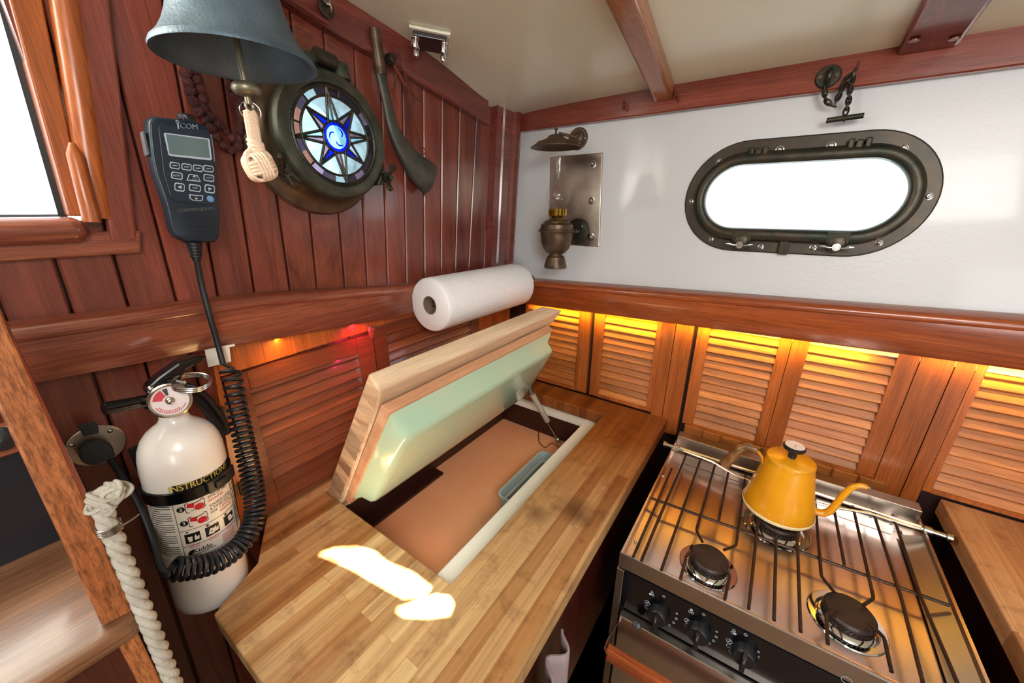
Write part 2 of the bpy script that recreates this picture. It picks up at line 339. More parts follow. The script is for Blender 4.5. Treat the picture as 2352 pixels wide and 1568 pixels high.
def circle(c, u, v, r, n, a0=0, r2=None):
    c = Vector(c); u = Vector(u); v = Vector(v); r2 = r if r2 is None else r2
    return [c+u*(r*cos(a0+2*pi*i/n))+v*(r2*sin(a0+2*pi*i/n)) for i in range(n)]
def spline(pts, n=8):
    pts = [Vector(p) for p in pts]; out = []
    for i in range(len(pts)-1):
        p0 = pts[max(0, i-1)]; p1 = pts[i]; p2 = pts[i+1]; p3 = pts[min(len(pts)-1, i+2)]
        for k in range(n):
            t = k/n; out.append(.5*((2*p1)+(p2-p0)*t+(2*p0-5*p1+4*p2-p3)*t*t+(3*p1-p0-3*p2+p3)*t**3))
    out.append(pts[-1]); return out
def text_faces(body, size, align='CENTER'):
    cu = bpy.data.curves.new('t', 'FONT'); cu.body = body; cu.size = size; cu.align_x = align; cu.align_y = 'CENTER'; cu.resolution_u = 3
    o = bpy.data.objects.new('t', cu); COL.objects.link(o); dg = bpy.context.evaluated_depsgraph_get()
    me = bpy.data.meshes.new_from_object(o.evaluated_get(dg)); vs = [v.co.copy() for v in me.vertices]; fs = [tuple(p.vertices) for p in me.polygons]
    bpy.data.objects.remove(o); bpy.data.curves.remove(cu); bpy.data.meshes.remove(me); return vs, fs
def put_text(mb, body, size, fn, align='CENTER', dx=0, dy=0, sx=1.0, bold=0):
    vs, fs = text_faces(body, size, align)
    mb.add([fn(v.x*sx+dx, v.y+dy) for v in vs], fs)
    if bold: mb.add([fn(v.x*sx+dx+bold, v.y+dy+bold*.5) for v in vs], fs)

# ================================================================== THE SETTING
def plank(mb, a0, a1, b0, b1, face_x, th, g=.0016, ch=.0022):
    # a0/a1: (y,z) bottom/top of the left joint, b0/b1 of the right joint
    mb.rv = random.random()
    q = [Vector((face_x-th, a0[0]+g, a0[1])), Vector((face_x-th, b0[0]-g, b0[1])), Vector((face_x-th, b1[0]-g, b1[1])), Vector((face_x-th, a1[0]+g, a1[1]))]
    f = [p+Vector((th-ch, 0, 0)) for p in q]; t = [p+Vector((th, dy, 0)) for p, dy in zip(q, (ch, -ch, -ch, ch))]
    vs = q+f+t; fs = [(3, 2, 1, 0), (8, 9, 10, 11)]
    for k in range(2):
        for i in range(4): j = (i+1) % 4; fs.append((k*4+i, k*4+j, (k+1)*4+j, (k+1)*4+i))
    mb.add(vs, fs)
joints_px = [((277, 585), (292, 689)), ((388, 620), (403, 677)), ((403, 145), (487, 600)), ((537, 344), (575, 600)), ((600, 190), (658, 600)), ((665, 5), (723, 600)),
             ((742, 57), (788, 600)), ((813, 99), (841, 600)), ((874, 160), (889, 600)), ((924, 176), (933, 600)), ((972, 203), (975, 600)),
             ((1015, 230), (1013, 600)), ((1056, 256), (1046, 600)), ((1094, 279), (1077, 600))]
J = []
for a, b in joints_px:
    A = P(*a, 'x', XL); B = P(*b, 'x', XL); k = (A.y-B.y)/(A.z-B.z)
    J.append((B.y, B.z, k))
J[0] = (J[0][0], J[0][1], J[2][2]*.6)
def jy(j, z): return j[0]+(z-j[1])*j[2]
first = J[0]; d0 = J[1][0]-J[0][0]
pre = [(first[0]-d0*i, first[1], first[2]) for i in range(12, 0, -1)]
J = pre+J+[(J[-1][0]+.075, J[-1][1], J[-1][2]), (1.2, 1.5, .1)]
wl = MB()
for i in range(len(J)-1):
    y0 = jy(J[i], 1.5); zt = min(ceil_z(XL, y0)+.02, 2.15)
    plank(wl, (jy(J[i], .05), .05), (jy(J[i], zt), zt), (jy(J[i+1], .05), .05), (jy(J[i+1], zt), zt), XL, .02)
wall_left = wl.build('wall_left', 'plank_wood', smooth=False)
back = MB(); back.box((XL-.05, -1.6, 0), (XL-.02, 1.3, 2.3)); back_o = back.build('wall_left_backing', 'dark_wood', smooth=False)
cut = MB(); cut.cyl((XL-.2, .444, 1.622), (XL+.2, .444, 1.622), .088, 48); c = cut.build('c', 'void_dark', smooth=False)
c2 = MB(); c2.box((XL-.2, -.62, 1.484), (XL+.2, .103, 2.02)); cc = c2.build('c', 'void_dark', smooth=False)
c_ = MB(); c_.cyl((XL-.2, .444, 1.622), (XL+.2, .444, 1.622), .088, 48); cb = c_.build('c', 'void_dark', smooth=False)
c2_ = MB(); c2_.box((XL-.2, -.62, 1.484), (XL+.2, .103, 2.02)); ccb = c2_.build('c', 'void_dark', smooth=False)
boolean_cut(wall_left, c); boolean_cut(wall_left, cc); boolean_cut(back_o, cb); boolean_cut(back_o, ccb)
wall_left.name = 'wall_left'; struct(wall_left); back_o.parent = wall_left; back_o.name = 'wall_backing'

# white hull side wall with the oval opening, leaning outwards
def W(x, z, v=0): return Vector((x, wall_y(z)-v, z))
wr = MB(); wr.prism([W(-.85, 1.2), W(1.7, 1.2), W(1.7, 2.3), W(-.85, 2.3)], (0, .04, 0))
wall_right = wr.build('wall_right', 'white_paint', smooth=False)
def stadium(cx, cz, hw, hh, v, n=20):
    out = []
    for i in range(n+1): a = -pi/2+pi*i/n; out.append(W(cx+hw-hh+hh*cos(a), cz+hh*sin(a), v))
    for i in range(n+1): a = pi/2+pi*i/n; out.append(W(cx-hw+hh+hh*cos(a), cz+hh*sin(a), v))
    return out
OC = (.0035, 1.528)
ct = MB(); ct.prism(stadium(OC[0], OC[1], .20, .088, .1), (0, .3, 0)); boolean_cut(wall_right, ct.build('c', 'void_dark', smooth=False))
struct(wall_right)
lw = MB(); lw.box((-.85, YR+.012, 0), (1.7, YR+.03, 1.21)); struct(lw.build('wall_back', 'gap_dark', smooth=False))
# ceiling: cambered white deckhead
cm = MB(); nx, ny = 48, 44; xs = [-.83+2.6*i/nx if i > 14 else -.83+(.76*(i/14)) for i in range(nx+1)]
xs = [-.83+2.6*(i/nx)**1.3 for i in range(nx+1)]; ys = [-.42+1.66*j/ny for j in range(ny+1)]
cm.add([(x, y, ceil_z(x, y)) for y in ys for x in xs], [(j*(nx+1)+i, (j+1)*(nx+1)+i, (j+1)*(nx+1)+i+1, j*(nx+1)+i+1) for j in range(ny) for i in range(nx)])
cm.add([(x, y, ceil_z(x, y)+.03) for y in ys for x in xs], [(j*(nx+1)+i, j*(nx+1)+i+1, (j+1)*(nx+1)+i+1, (j+1)*(nx+1)+i) for j in range(ny) for i in range(nx)])
ceiling = struct(cm.build('ceiling', 'ceiling_paint', angle=1.2))
# deckhead behind the camera, with two added openings shaped to cast the sun patches
def up_to(q, z): t = (z-ZC)/SUN.z; return (q.x+SUN.x*t, q.y+SUN.y*t)
zc2 = ceil_z(1.5, -.42)
spot1 = [(733, 1271), (765, 1260), (815, 1257), (860, 1269), (888, 1294), (945, 1316), (989, 1350), (975, 1365), (930, 1371), (890, 1350), (800, 1298)]
spot2 = [(910, 1400), (960, 1381), (1000, 1369), (1030, 1372), (1041, 1388), (1033, 1409), (980, 1415), (930, 1412)]
holes = [[up_to(P(*p, 'z', ZC), zc2) for p in s_] for s_ in (spot1, spot2)]
outer = [(-.83, -1.6), (1.77, -1.6), (1.77, -.42), (-.83, -.42)]
polys = [[Vector((x, y, zc2)) for x, y in outer]]+[[Vector((x, y, zc2)) for x, y in h] for h in holes]
tess = geometry.tessellate_polygon(polys); flat = [v for p_ in polys for v in p_]
rc = MB(); rc.add(flat, [tuple(t) for t in tess]); ro = rc.build('ceiling_aft', 'ceiling_paint', ceiling, smooth=False)
fl = MB(); fl.box((-.83, -1.6, -.03), (1.77, 1.3, 0)); struct(fl.build('floor', 'floor_wood', smooth=False))
wb = MB(); wb.box((-.83, -1.64, 0), (1.77, -1.6, 2.3)); struct(wb.build('wall_rear', 'cabin_cream', smooth=False))
wc = MB(); wc.box((1.73, -1.6, 0), (1.77, 1.3, 2.3)); struct(wc.build('wall_side', 'cabin_cream', smooth=False))

# rails and trims
def rail_left():
    ptsb = [P(82, 881, 'x', -.745), P(467, 806, 'x', -.745), P(930, 725, 'x', -.745)]; ptst = [P(20, 768, 'x', -.745), P(600, 688, 'x', -.745), P(930, 664, 'x', -.745)]
    def ev(ps, y):
        a, b, c_ = ps; a, b = (a, b) if y < b.y else (b, c_)
        return a.z+(b.z-a.z)*(y-a.y)/(b.y-a.y)
    mb = MB(); loops = []
    yy = [-.6, -.3, 0, .179, .28, .3, .45, .6, .7, .8, .9, 1.0, 1.095]
    for y in yy:
        yq = max(0, min(.62, y)); zb = ev(ptsb, yq)-(max(0, y-.62))*.03; zt = ev(ptst, yq)-(max(0, y-.62))*.03
        loops.append([Vector((x, y, z)) for x, z in ((XL, zb), (-.747, zb), (-.745, zb+.003), (-.745, zt-.012), (-.741, zt-.010), (-.739, zt-.004), (-.742, zt+.004), (-.750, zt+.009), (XL, zt+.011))])
    mb.loft(loops); return mb
rl = struct(rail_left().build('trim_1', 'rail_wood', angle=.9))
mb = MB(); loops = []
for x in [-.745+.1*i for i in range(25)]:
    t = (x+.652)/(1.04); zb = 1.195+.028*t; zt = 1.266+.040*t
    loops.append([Vector((x, y, z)) for y, z in ((YR+.012, zb), (1.052, zb), (1.050, zb+.003), (1.050, zt-.011), (1.046, zt-.009), (1.044, zt-.003), (1.047, zt+.004), (1.055, zt+.009), (1.095, zt+.012))])
mb.loft(loops); struct(mb.build('trim_2', 'rail_wood_x', angle=.9))
# upper trims
tb = [P(*p, 'x', -.76) for p in [(646, 0), (720, 52), (838, 115), (960, 190), (1100, 275)]]
mb = MB(); loops = []
def zbot(y):
    for a, b in zip(tb, tb[1:]):
        if y <= b.y or b is tb[-1]: return a.z+(b.z-a.z)*(y-a.y)/(b.y-a.y)
for y in [-.4, -.1, .1, .3, .42, .5, .6, .7, .8, .9, .965]:
    zb = zbot(y); zt = ceil_z(XL, y)+.01
    loops.append([Vector((x, y, z)) for x, z in ((XL-.002, zb), (-.756, zb), (-.751, zb+.004), (-.751, zb+.010), (-.757, zb+.014), (-.757, zt), (XL-.002, zt))])
mb.loft(loops); struct(mb.build('trim_3', 'trim_wood_y', angle=.5))
mb = MB(); zq = 1.733
mb.loft([[W(x, zq+dz, v) for v, dz in ((-.005, 0), (.018, 0), (.021, .003), (.021, .085), (-.005, .085))] for x in (-.775, .4, 1.7)])
struct(mb.build('trim_4', 'trim_wood_x', smooth=False))
# corner post with fluting (stands against the planks at the hull side)
mb = MB(); prof = [(XL, .955), (-.752, .957), (-.752, .985), (-.760, .990), (-.752, .996), (-.752, 1.030), (-.762, 1.036), (-.744, 1.046), (-.740, 1.062), (-.746, 1.074), (-.762, 1.082), (-.762, 1.12), (XL, 1.16)]
def post_loop(z): 
    k = .1*(z-1.325); return [Vector((x, y+k+(0 if y < 1.1 else 0), z)) for x, y in prof]
mb.loft([post_loop(1.20), post_loop(1.5), post_loop(1.80)]); struct(mb.build('trim_5', 'trim_wood_y', angle=.5))
# deck beams
def beam(px0, px1, drop, name, y1):
    a0 = P(*px0[0], 'c', drop); b0 = P(*px0[1], 'c', drop); a1 = P(*px1[0], 'c', drop); b1 = P(*px1[1], 'c', drop)
    def ext(p, q, y): t = (y-p.y)/(q.y-p.y); return p+(q-p)*t
    loops = []
    for y in (-.3, .3, .8, y1):
        l, r = ext(a0, a1, y), ext(b0, b1, y); zt = ceil_z(.3, y)+.01
        zz = ceil_z(.3, y)-drop
        loops.append([Vector((l.x, y, zt)), Vector((l.x, y, zz+.004)), Vector((l.x+.004, y, zz)), Vector((r.x-.004, y, zz)), Vector((r.x, y, zz+.004)), Vector((r.x, y, zt))])
    mb = MB(); mb.loft(loops); return mb.build(name, 'beam_wood', angle=.5, bevel=.003)
struct(beam([(1385, 0), (1462, 0)], [(1492, 214), (1538, 210)], .034, 'trim_6', 1.122))
b7 = struct(beam([(2118, 0), (2283, 0)], [(2060, 124), (2200, 108)], .016, 'trim_7', 1.122)); b7.data.materials[0] = MATS['trim_wood_y']
for px in ((2100, 92), (2193, 88)):
    q = P(*px, 'c', .0175); mb = MB(); mb.lathe([(.0001, 0), (.008, 0), (.008, -.002), (.0001, -.002)], q, (0, 0, 1), 16); lab(mb.build('screw_plug', 'trim_wood_y', b7), 'darker round wooden plug')

# cabin window in the left wall
win = thing('window_1', 'x', 'window', (XL, .0, 1.48)); del win['label']; del win['category']; struct(win)
def PW(px, py): return P(px, py, 'x', XL)
g = MB(); g.box((XL-.045, -.62, 1.49), (XL-.041, .10, 2.03)); g.build('window_glass', 'window_glass', win, smooth=False)
fr = MB()
def strip(mb, pts, x0, x1): mb.prism([Vector((x0, p.y, p.z)) for p in pts], (x1-x0, 0, 0))
def ext_line(a, b, z): A = PW(*a); B = PW(*b); t = (z-A.z)/(B.z-A.z); return Vector((XL, A.y+(B.y-A.y)*t, z))
E0 = lambda z: ext_line((30, 40), (150, 468), z); E1 = lambda z: ext_line((95, 0), (200, 520), z); E2 = lambda z: ext_line((130, 0), (212, 515), z); E3 = lambda z: ext_line((250, 0), (320, 580), z)
strip(fr, [E0(1.49), E1(1.49), E1(2.04), E0(2.04)], XL-.04, XL+.006)
fr.build('window_frame', 'stile_wood', win, bevel=.002)
gs = MB(); gs.box((XL-.038, -.62, 1.484), (XL-.028, .094, 1.492)); gs.build('gasket', 'smoke_grey', win, smooth=False)
gs = MB(); gs.prism([Vector((XL-.03, E0(1.49).y-.006, 1.49)), Vector((XL-.03, E0(1.49).y+.001, 1.49)), Vector((XL-.03, E0(2.03).y+.001, 2.03)), Vector((XL-.03, E0(2.03).y-.006, 2.03))], (.004, 0, 0)); gs.build('gasket', 'black_plastic', win, smooth=False)
cs = MB(); a, b = E2(1.487), E2(2.05); o = Vector((.004, 0, 0))
cs.tube([a+o+Vector((0, .006, 0)), a+(b-a)*.5+o+Vector((0, .006, 0)), b+o+Vector((0, .006, 0))], .014, 16); cs.build('bead_moulding', 'stile_wood', win)
cs = MB(); strip(cs, [E2(1.455)+Vector((0, .012, 0)), E3(1.455)+Vector((0, -.002, 0)), E3(2.05), E2(2.05)+Vector((0, .012, 0))], XL, XL+.013)
cs.build('casing', 'plank_wood', win, bevel=.004)
cs = MB(); zb_ = PW(160, 590).z; strip(cs, [Vector((XL, -.66, zb_)), Vector((XL, PW(320, 580).y, zb_)), Vector((XL, PW(318, 520).y, 1.470)), Vector((XL, -.66, 1.470))], XL, XL+.012)
cs.build('apron', 'rail_wood', win, bevel=.003)
q = PW(168, 527); cs = MB(); cs.tube([(XL+.016, -.6, q.z), (XL+.016, q.y-.004, q.z)], .0165, 16, flat=1.0)
cs.sphere((XL+.016, q.y-.004, q.z), .0165, 16, 10, (1, .9, 1)); cs.build('sill_bar', 'rail_wood', win)
cs = MB(); a = P(165, 328, 'x', XL+.02); b = P(212, 510, 'x', XL+.02); cs.tube([a, a+(b-a)*.15, b], [.003, .008, .009], 12); lab(cs.build('stop_moulding', 'stile_wood', win), 'short orange varnished stop')

# ================================================================== LOUVRED DOORS
def louvre_door(name, label, axis, face, a0, a1, s0, s1, z0, z1, zb, zt, wood_s, wood_f, lean=.0, pitch=.0228, loc=None, dirn=1):
    """a0..a1 outer extent along the wall, s0..s1 slat opening, z0..z1 outer, zb..zt slat opening"""
    def V(a, d, z): return Vector((a, face+d*dirn, z)) if axis == 'x' else Vector((face+d*dirn, a, z))   # d>0 into the room
    t = thing(name, label, 'door', V((a0+a1)/2, 0, z0), 'louvred locker doors')
    f = MB()
    def bx(u0, u1, q0, q1, d0=-.014, d1=.004): 
        f.rv = random.random(); p = [V(u0, d0, q0), V(u1, d0, q0), V(u1, d0, q1), V(u0, d0, q1)]; f.prism(p, V(0, d1, 0)-V(0, d0, 0), ch=.0015)
    if s0-a0 > .004: bx(a0, s0, z0, z1)
    if a1-s1 > .004: bx(s1, a1, z0, z1)
    if zb-z0 > .004: bx(s0, s1, z0, zb)
    if z1-zt > .004: bx(s0, s1, zt, z1)
    f.build('frame', wood_f, t, smooth=False)
    s = MB(); z = zb
    while z < zt-.004:
        s.rv = random.random(); th = .0062
        s.loft([[V(a, -.0165, z+pitch*1.06), V(a, -.0120, z+pitch*1.12), V(a, .0015, z+.0050), V(a, .0025, z+.0022), V(a, .0015, z), V(a, -.0025, z+.0004)] for a in (s0-.004, s1+.004)])
        z += pitch
    b = MB(); s.build('slat_panel', wood_s, t, angle=.7)
    bk = MB(); p = [V(s0-.002, -.018, zb), V(s1+.002, -.018, zb), V(s1+.002, -.018, zt), V(s0-.002, -.018, zt)]; bk.prism(p, V(0, -.015, 0)-V(0, -.018, 0)); bk.build('back_panel', 'gap_dark', t, smooth=False)
    return t
def X(px, py): return P(px, py, 'y', YR).x
FX = YR+.003
ds = [('orange-brown louvred door in the corner, half hidden behind the raised lid', -.70, X(1358, 723), -.69, X(1331, 718), .905, .915),
      ('narrow louvred locker door between two dark gaps, at the far end of the left counter', X(1367, 723), X(1523, 748), X(1390, 728), X(1510, 745), .905, .915),
      ('louvred locker door behind the left rear of the stove', X(1603, 760), X(1818, 789), X(1631, 762), X(1791, 784), .90, .905),
      ('widest louvred locker door, directly behind the yellow kettle', X(1819, 790), X(2113, 826), X(1859, 796), X(2062, 821), .90, .905),
      ('louvred locker door above the right hand counter, cut by the right edge of the photo', X(2243, 846), .86, X(2268, 848), .83, .905, .915)]
for lb, a0, a1, s0, s1, z0, zb in ds:
    louvre_door('louvered_door', lb, 'x', FX, a0, a1, s0, s1, z0, 1.262, zb, 1.25, 'slat_wood_x', 'stile_wood', dirn=-1)
pn = MB()
def face_board(u0, u1, z0, z1): pn.rv = random.random(); pn.prism([Vector((u0, YR+.012, z0)), Vector((u1, YR+.012, z0)), Vector((u1, YR+.012, z1)), Vector((u0, YR+.012, z1))], (0, -.014, 0), ch=.002)
for a, b in (((1523, 748), (1552, 750)), ((1553, 750), (1594, 758))): face_board(X(*a)+.0004, X(*b), .85, 1.25)
struct(pn.build('trim_8', 'stile_wood', smooth=False)); pn = MB()
for a, b in (((2114, 826), (2193, 838)), ((2195, 838), (2241, 846))): face_board(X(*a)+.0004, X(*b), .82, 1.25)
struct(pn.build('trim_9', 'stile_wood', smooth=False))
# notched fiddle strip below the two middle doors
nf = MB(); xa, xb = X(1571, 985), X(2033, 1112); nn = 9
for i in range(nn):
    nf.rv = random.random(); u0 = xa+(xb-xa)*i/nn; u1 = xa+(xb-xa)*(i+1)/nn
    nf.prism([Vector((u0+.002, YR+.01, .875)), Vector((u1-.002, YR+.01, .875)), Vector((u1-.002, YR+.01, .899)), Vector((u0+.002, YR+.01, .899))], (0, -.020, 0), ch=.002)
nf.box((xa, YR-.004, .875), (xb, YR+.012, .897))
tag(nf.build('notched_strip', 'slat_wood_x', smooth=False), 'low varnished strip cut with upright notches, below the doors behind the stove', 'moulding')
# left wall: face frame, two doors
DX = XL+.012
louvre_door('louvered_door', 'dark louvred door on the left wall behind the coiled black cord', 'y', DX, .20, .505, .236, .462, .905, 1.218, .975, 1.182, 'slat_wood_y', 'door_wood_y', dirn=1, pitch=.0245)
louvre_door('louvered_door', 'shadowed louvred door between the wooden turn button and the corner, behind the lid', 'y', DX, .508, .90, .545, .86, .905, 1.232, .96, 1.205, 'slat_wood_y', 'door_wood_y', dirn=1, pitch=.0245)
ff = MB()
ff.rv = .6; A, B, C_ = P(492, 800, 'x', DX), P(930, 722, 'x', DX), P(492, 866, 'x', DX)
ff.prism([Vector((XL, .198, 1.221)), Vector((XL, .9, 1.236)), Vector((XL, .9, 1.262)), Vector((XL, .198, 1.280))], (.013, 0, 0), ch=.002)
ff.rv = .9; p = [P(*q, 'x', XL) for q in ((492, 862), (512, 855), (592, 1292), (566, 1312))]
ff.prism([p[3], p[2], Vector((XL, .197, .93)), Vector((XL, .197, 1.255)), Vector((XL, p[0].y, 1.255))], (.014, 0, 0), ch=.002)
ff.rv = .2; ff.prism([Vector((XL, .905, .905)), Vector((XL, 1.08, .905)), Vector((XL, 1.08, 1.26)), Vector((XL, .905, 1.26))], (.012, 0, 0), ch=.002)
struct(ff.build('trim_10', 'stile_wood', smooth=False))
for i, (px, py, lb) in enumerate(((512, 950, 'upper'), (553, 1122, 'lower'))):
    q = P(px, py, 'x', XL+.016); h = MB(); h.cyl(q-Vector((0, 0, .014)), q+Vector((0, 0, .014)), .003, 10); h.box(q+Vector((-.003, -.008, -.011)), q+Vector((-.001, .008, .011)))
    tag(h.build('hinge', 'old_brass'), 'small brass hinge beside the coiled cord, %s of the two' % lb, 'hinge')
q = P(853, 756, 'x', XL+.016); h = MB(); h.lathe([(.0001, .013), (.005, .012), (.007, .007), (.006, 0)], q-Vector((.004, 0, 0)), (1, 0, 0), 16)
h.tube([q+Vector((0, 0, .008)), q, q-Vector((0, 0, .012)), q-Vector((0, 0, .022))], [.006, .010, .009, .004], 12, up=(1, 0, 0), flat=.5)
tag(h.build('turn_button', 'rail_wood'), 'wooden turn button latch below the left rail beside the paper towel roll', 'latch')
a, b, c_, d = [P(*q, 'x', XL+.034) for q in ((470, 806), (526, 793), (531, 830), (478, 843))]
h = MB(); h.prism([d, c_, b, a], (.0015, 0, 0)); o = h.build('clip_plate', 'label_white', bevel=.0006)
h = MB(); u = P(536, 790, 'x', XL+.034); h.prism([a+Vector((0, 0, .002)), u+Vector((0, 0, .001)), u+Vector((0, 0, -.002)), a+Vector((0, 0, -.001))], (.006, 0, 0)); 
tag(o, 'white plastic clip plate under the left rail behind the radio cord', 'clip'); h.build('lip', 'label_white', o, smooth=False)
# LED strips under the rails
def led(name, label, p0, p1, mat, power, col, nrm):
    mb = MB(); mb.loft([[Vector((x, y, 1.1905+.028*(x+.652)/1.04+dz)) for y, dz in ((p0[1], 0), (p1[1], 0), (p1[1], .004), (p0[1], .004))] for x in (p0[0], p1[0])]); o = tag(mb.build(name, mat, smooth=False), label, 'light'); return o
led('light_strip', 'slim yellow light strip under the right hand rail above the louvred doors', (-.68, 1.070, 1.188), (.9, 1.076, 1.192), 'led_yellow', 0, 0, 0)
for x in (-.45, 0, .5):
    light('rail_led', 'AREA', (x, 1.060, 1.1895+.028*(x+.652)/1.04), .33, (1, .64, .02), .42, .006, direction=(0, 1, -.75)).data.spread = radians(105)
light('rail_led', 'AREA', (-.752, .30, 1.260), .13, (1, .42, .06), .008, .12, direction=(-.25, 0, -1))
light('rail_led', 'AREA', (-.752, .46, 1.248), .22, (1, .015, .12), .008, .16, direction=(-.3, 0, -1))

# ================================================================== COUNTERS AND ICEBOX
TH = .038
HX0, HX1, HY0, HY1 = -.738, P(1370, 970, 'z', ZC-TH).x+.022, .320, .998
HX1 = -.350
pts_o = [(-.619, .069), (-.181, .076), (-.181, 1.086), (-.776, 1.086), (-.776, .217), (-.662, .150)]
ct = MB()
polys = [[Vector((x, y, ZC)) for x, y in pts_o], [Vector((x, y, ZC)) for x, y in ((HX0, HY0), (HX1, HY0), (HX1, HY1), (HX0, HY1))]]
tess = geometry.tessellate_polygon(polys); flat = [v for p_ in polys for v in p_]; n = len(flat)
vs = flat+[v-Vector((0, 0, TH)) for v in flat]; fs = [tuple(t) for t in tess]+[tuple(n+i for i in reversed(t)) for t in tess]
for base, k in ((0, 6), (6, 4)):
    for i in range(k): j = (i+1) % k; fs.append((base+i, base+j, n+base+j, n+base+i))
ct.add(vs, fs); counter = ct.build('countertop', 'butcher_block', smooth=False, bevel=.003)
tag(counter, 'worn maple butcher block countertop with the open icebox hole, left of the stove', 'countertop')
r2 = MB(); a = P(2150, 1125, 'z', ZC); b = P(2352, 1480, 'z', ZC)
r2.prism([Vector((a.x, 1.086, ZC-TH)), Vector((b.x, .30, ZC-TH)), Vector((1.25, .30, ZC-TH)), Vector((1.25, 1.086, ZC-TH))], (0, 0, TH))
tag(r2.build('countertop', 'butcher_block_right', smooth=False, bevel=.003), 'light wooden countertop to the right of the stove', 'countertop')
# cupboards below the counters
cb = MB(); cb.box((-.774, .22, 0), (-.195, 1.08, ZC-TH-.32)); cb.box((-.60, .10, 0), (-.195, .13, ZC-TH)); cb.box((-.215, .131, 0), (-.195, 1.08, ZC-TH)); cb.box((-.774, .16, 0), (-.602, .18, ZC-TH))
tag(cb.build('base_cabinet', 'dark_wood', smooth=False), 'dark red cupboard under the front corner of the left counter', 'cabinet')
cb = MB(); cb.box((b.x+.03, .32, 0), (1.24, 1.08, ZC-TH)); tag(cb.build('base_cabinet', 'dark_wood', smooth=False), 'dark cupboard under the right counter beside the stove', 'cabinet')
# icebox: rim, liner, floor
ib = thing('icebox', 'built-in icebox with white rim and shiny orange inner floor under the raised lid', 'icebox', ((HX0+HX1)/2, .66, .72))
ZR = ZC-TH-.0015
o_ = [(HX0-.0, HY0-.01), (HX1+.01, HY0-.01), (HX1+.01, HY1+.01), (HX0, HY1+.01)]; i_ = [(HX0+.022, HY0+.012), (-.407, HY0+.012), (-.407, HY1-.022), (HX0+.022, HY1-.022)]
rm = MB(); rm.ring([Vector((x, y, ZR)) for x, y in o_], [Vector((x, y, ZR)) for x, y in i_], (0, 0, -.016)); rm.build('rim', 'gasket_white', ib, bevel=.002)
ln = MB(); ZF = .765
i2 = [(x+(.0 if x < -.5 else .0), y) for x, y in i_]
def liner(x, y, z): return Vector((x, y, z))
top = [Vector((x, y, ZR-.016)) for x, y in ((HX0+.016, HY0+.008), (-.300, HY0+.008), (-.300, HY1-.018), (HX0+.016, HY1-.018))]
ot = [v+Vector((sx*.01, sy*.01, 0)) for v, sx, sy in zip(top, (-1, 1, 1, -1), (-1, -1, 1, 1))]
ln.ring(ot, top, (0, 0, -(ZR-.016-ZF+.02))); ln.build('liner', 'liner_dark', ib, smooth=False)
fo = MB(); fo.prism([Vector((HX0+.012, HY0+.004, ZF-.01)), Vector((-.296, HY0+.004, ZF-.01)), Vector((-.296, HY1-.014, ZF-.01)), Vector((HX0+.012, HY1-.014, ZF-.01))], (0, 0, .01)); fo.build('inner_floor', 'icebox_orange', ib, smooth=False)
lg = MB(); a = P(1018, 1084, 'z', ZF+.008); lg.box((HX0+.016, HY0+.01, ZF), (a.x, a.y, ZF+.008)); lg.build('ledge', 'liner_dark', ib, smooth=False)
lg = MB(); a = P(1302, 988, 'z', ZF+.0005); b = P(1255, 975, 'z', ZF+.0005)
# grey white plastic bin standing in the icebox
bn = thing('storage_bin', 'grey-white plastic bin standing on the orange icebox floor by the white rim', 'bin', (-.46, .75, ZF+.001))
BX0, BX1, BY0, BY1, BZ = P(1152, 1122, 'z', ZF+.055).x, -.335, P(1160, 1145, 'z', ZF+.055).y, P(1262, 1040, 'z', ZF+.055).y, ZF+.055
def rr(x0, x1, y0, y1, z, r, n=5):
    out = []
    for (cx, cy, a0) in ((x1-r, y1-r, 0), (x0+r, y1-r, pi/2), (x0+r, y0+r, pi), (x1-r, y0+r, 1.5*pi)):
        for k in range(n+1): a = a0+pi/2*k/n; out.append(Vector((cx+r*cos(a), cy+r*sin(a), z)))
    return out
sh = MB(); e = .004
sh.loft([rr(BX0+e, BX1-e, BY0+e, BY1-e, ZF+.001, .018), rr(BX0, BX1, BY0, BY1, BZ-.006, .02), rr(BX0-.002, BX1, BY0-.002, BY1+.002, BZ-.005, .021), rr(BX0-.002, BX1, BY0-.002, BY1+.002, BZ, .021),
         rr(BX0+.003, BX1-.003, BY0+.003, BY1-.003, BZ, .018), rr(BX0+.007, BX1-.007, BY0+.007, BY1-.007, ZF+.03, .016), rr(BX0+.013, BX1-.012, BY0+.013, BY1-.013, ZF+.028, .012), rr(BX0+.015, BX1-.014, BY0+.015, BY1-.015, ZF+.005, .012)], caps=True)
sh.build('shell', 'bin_plastic', bn, angle=.5)
sh = MB(); sh.box((BX0+.03, BY0+.09, ZF+.006), (BX1-.016, BY0+.094, BZ-.012)); sh.build('divider', 'smoke_grey', bn, smooth=False)

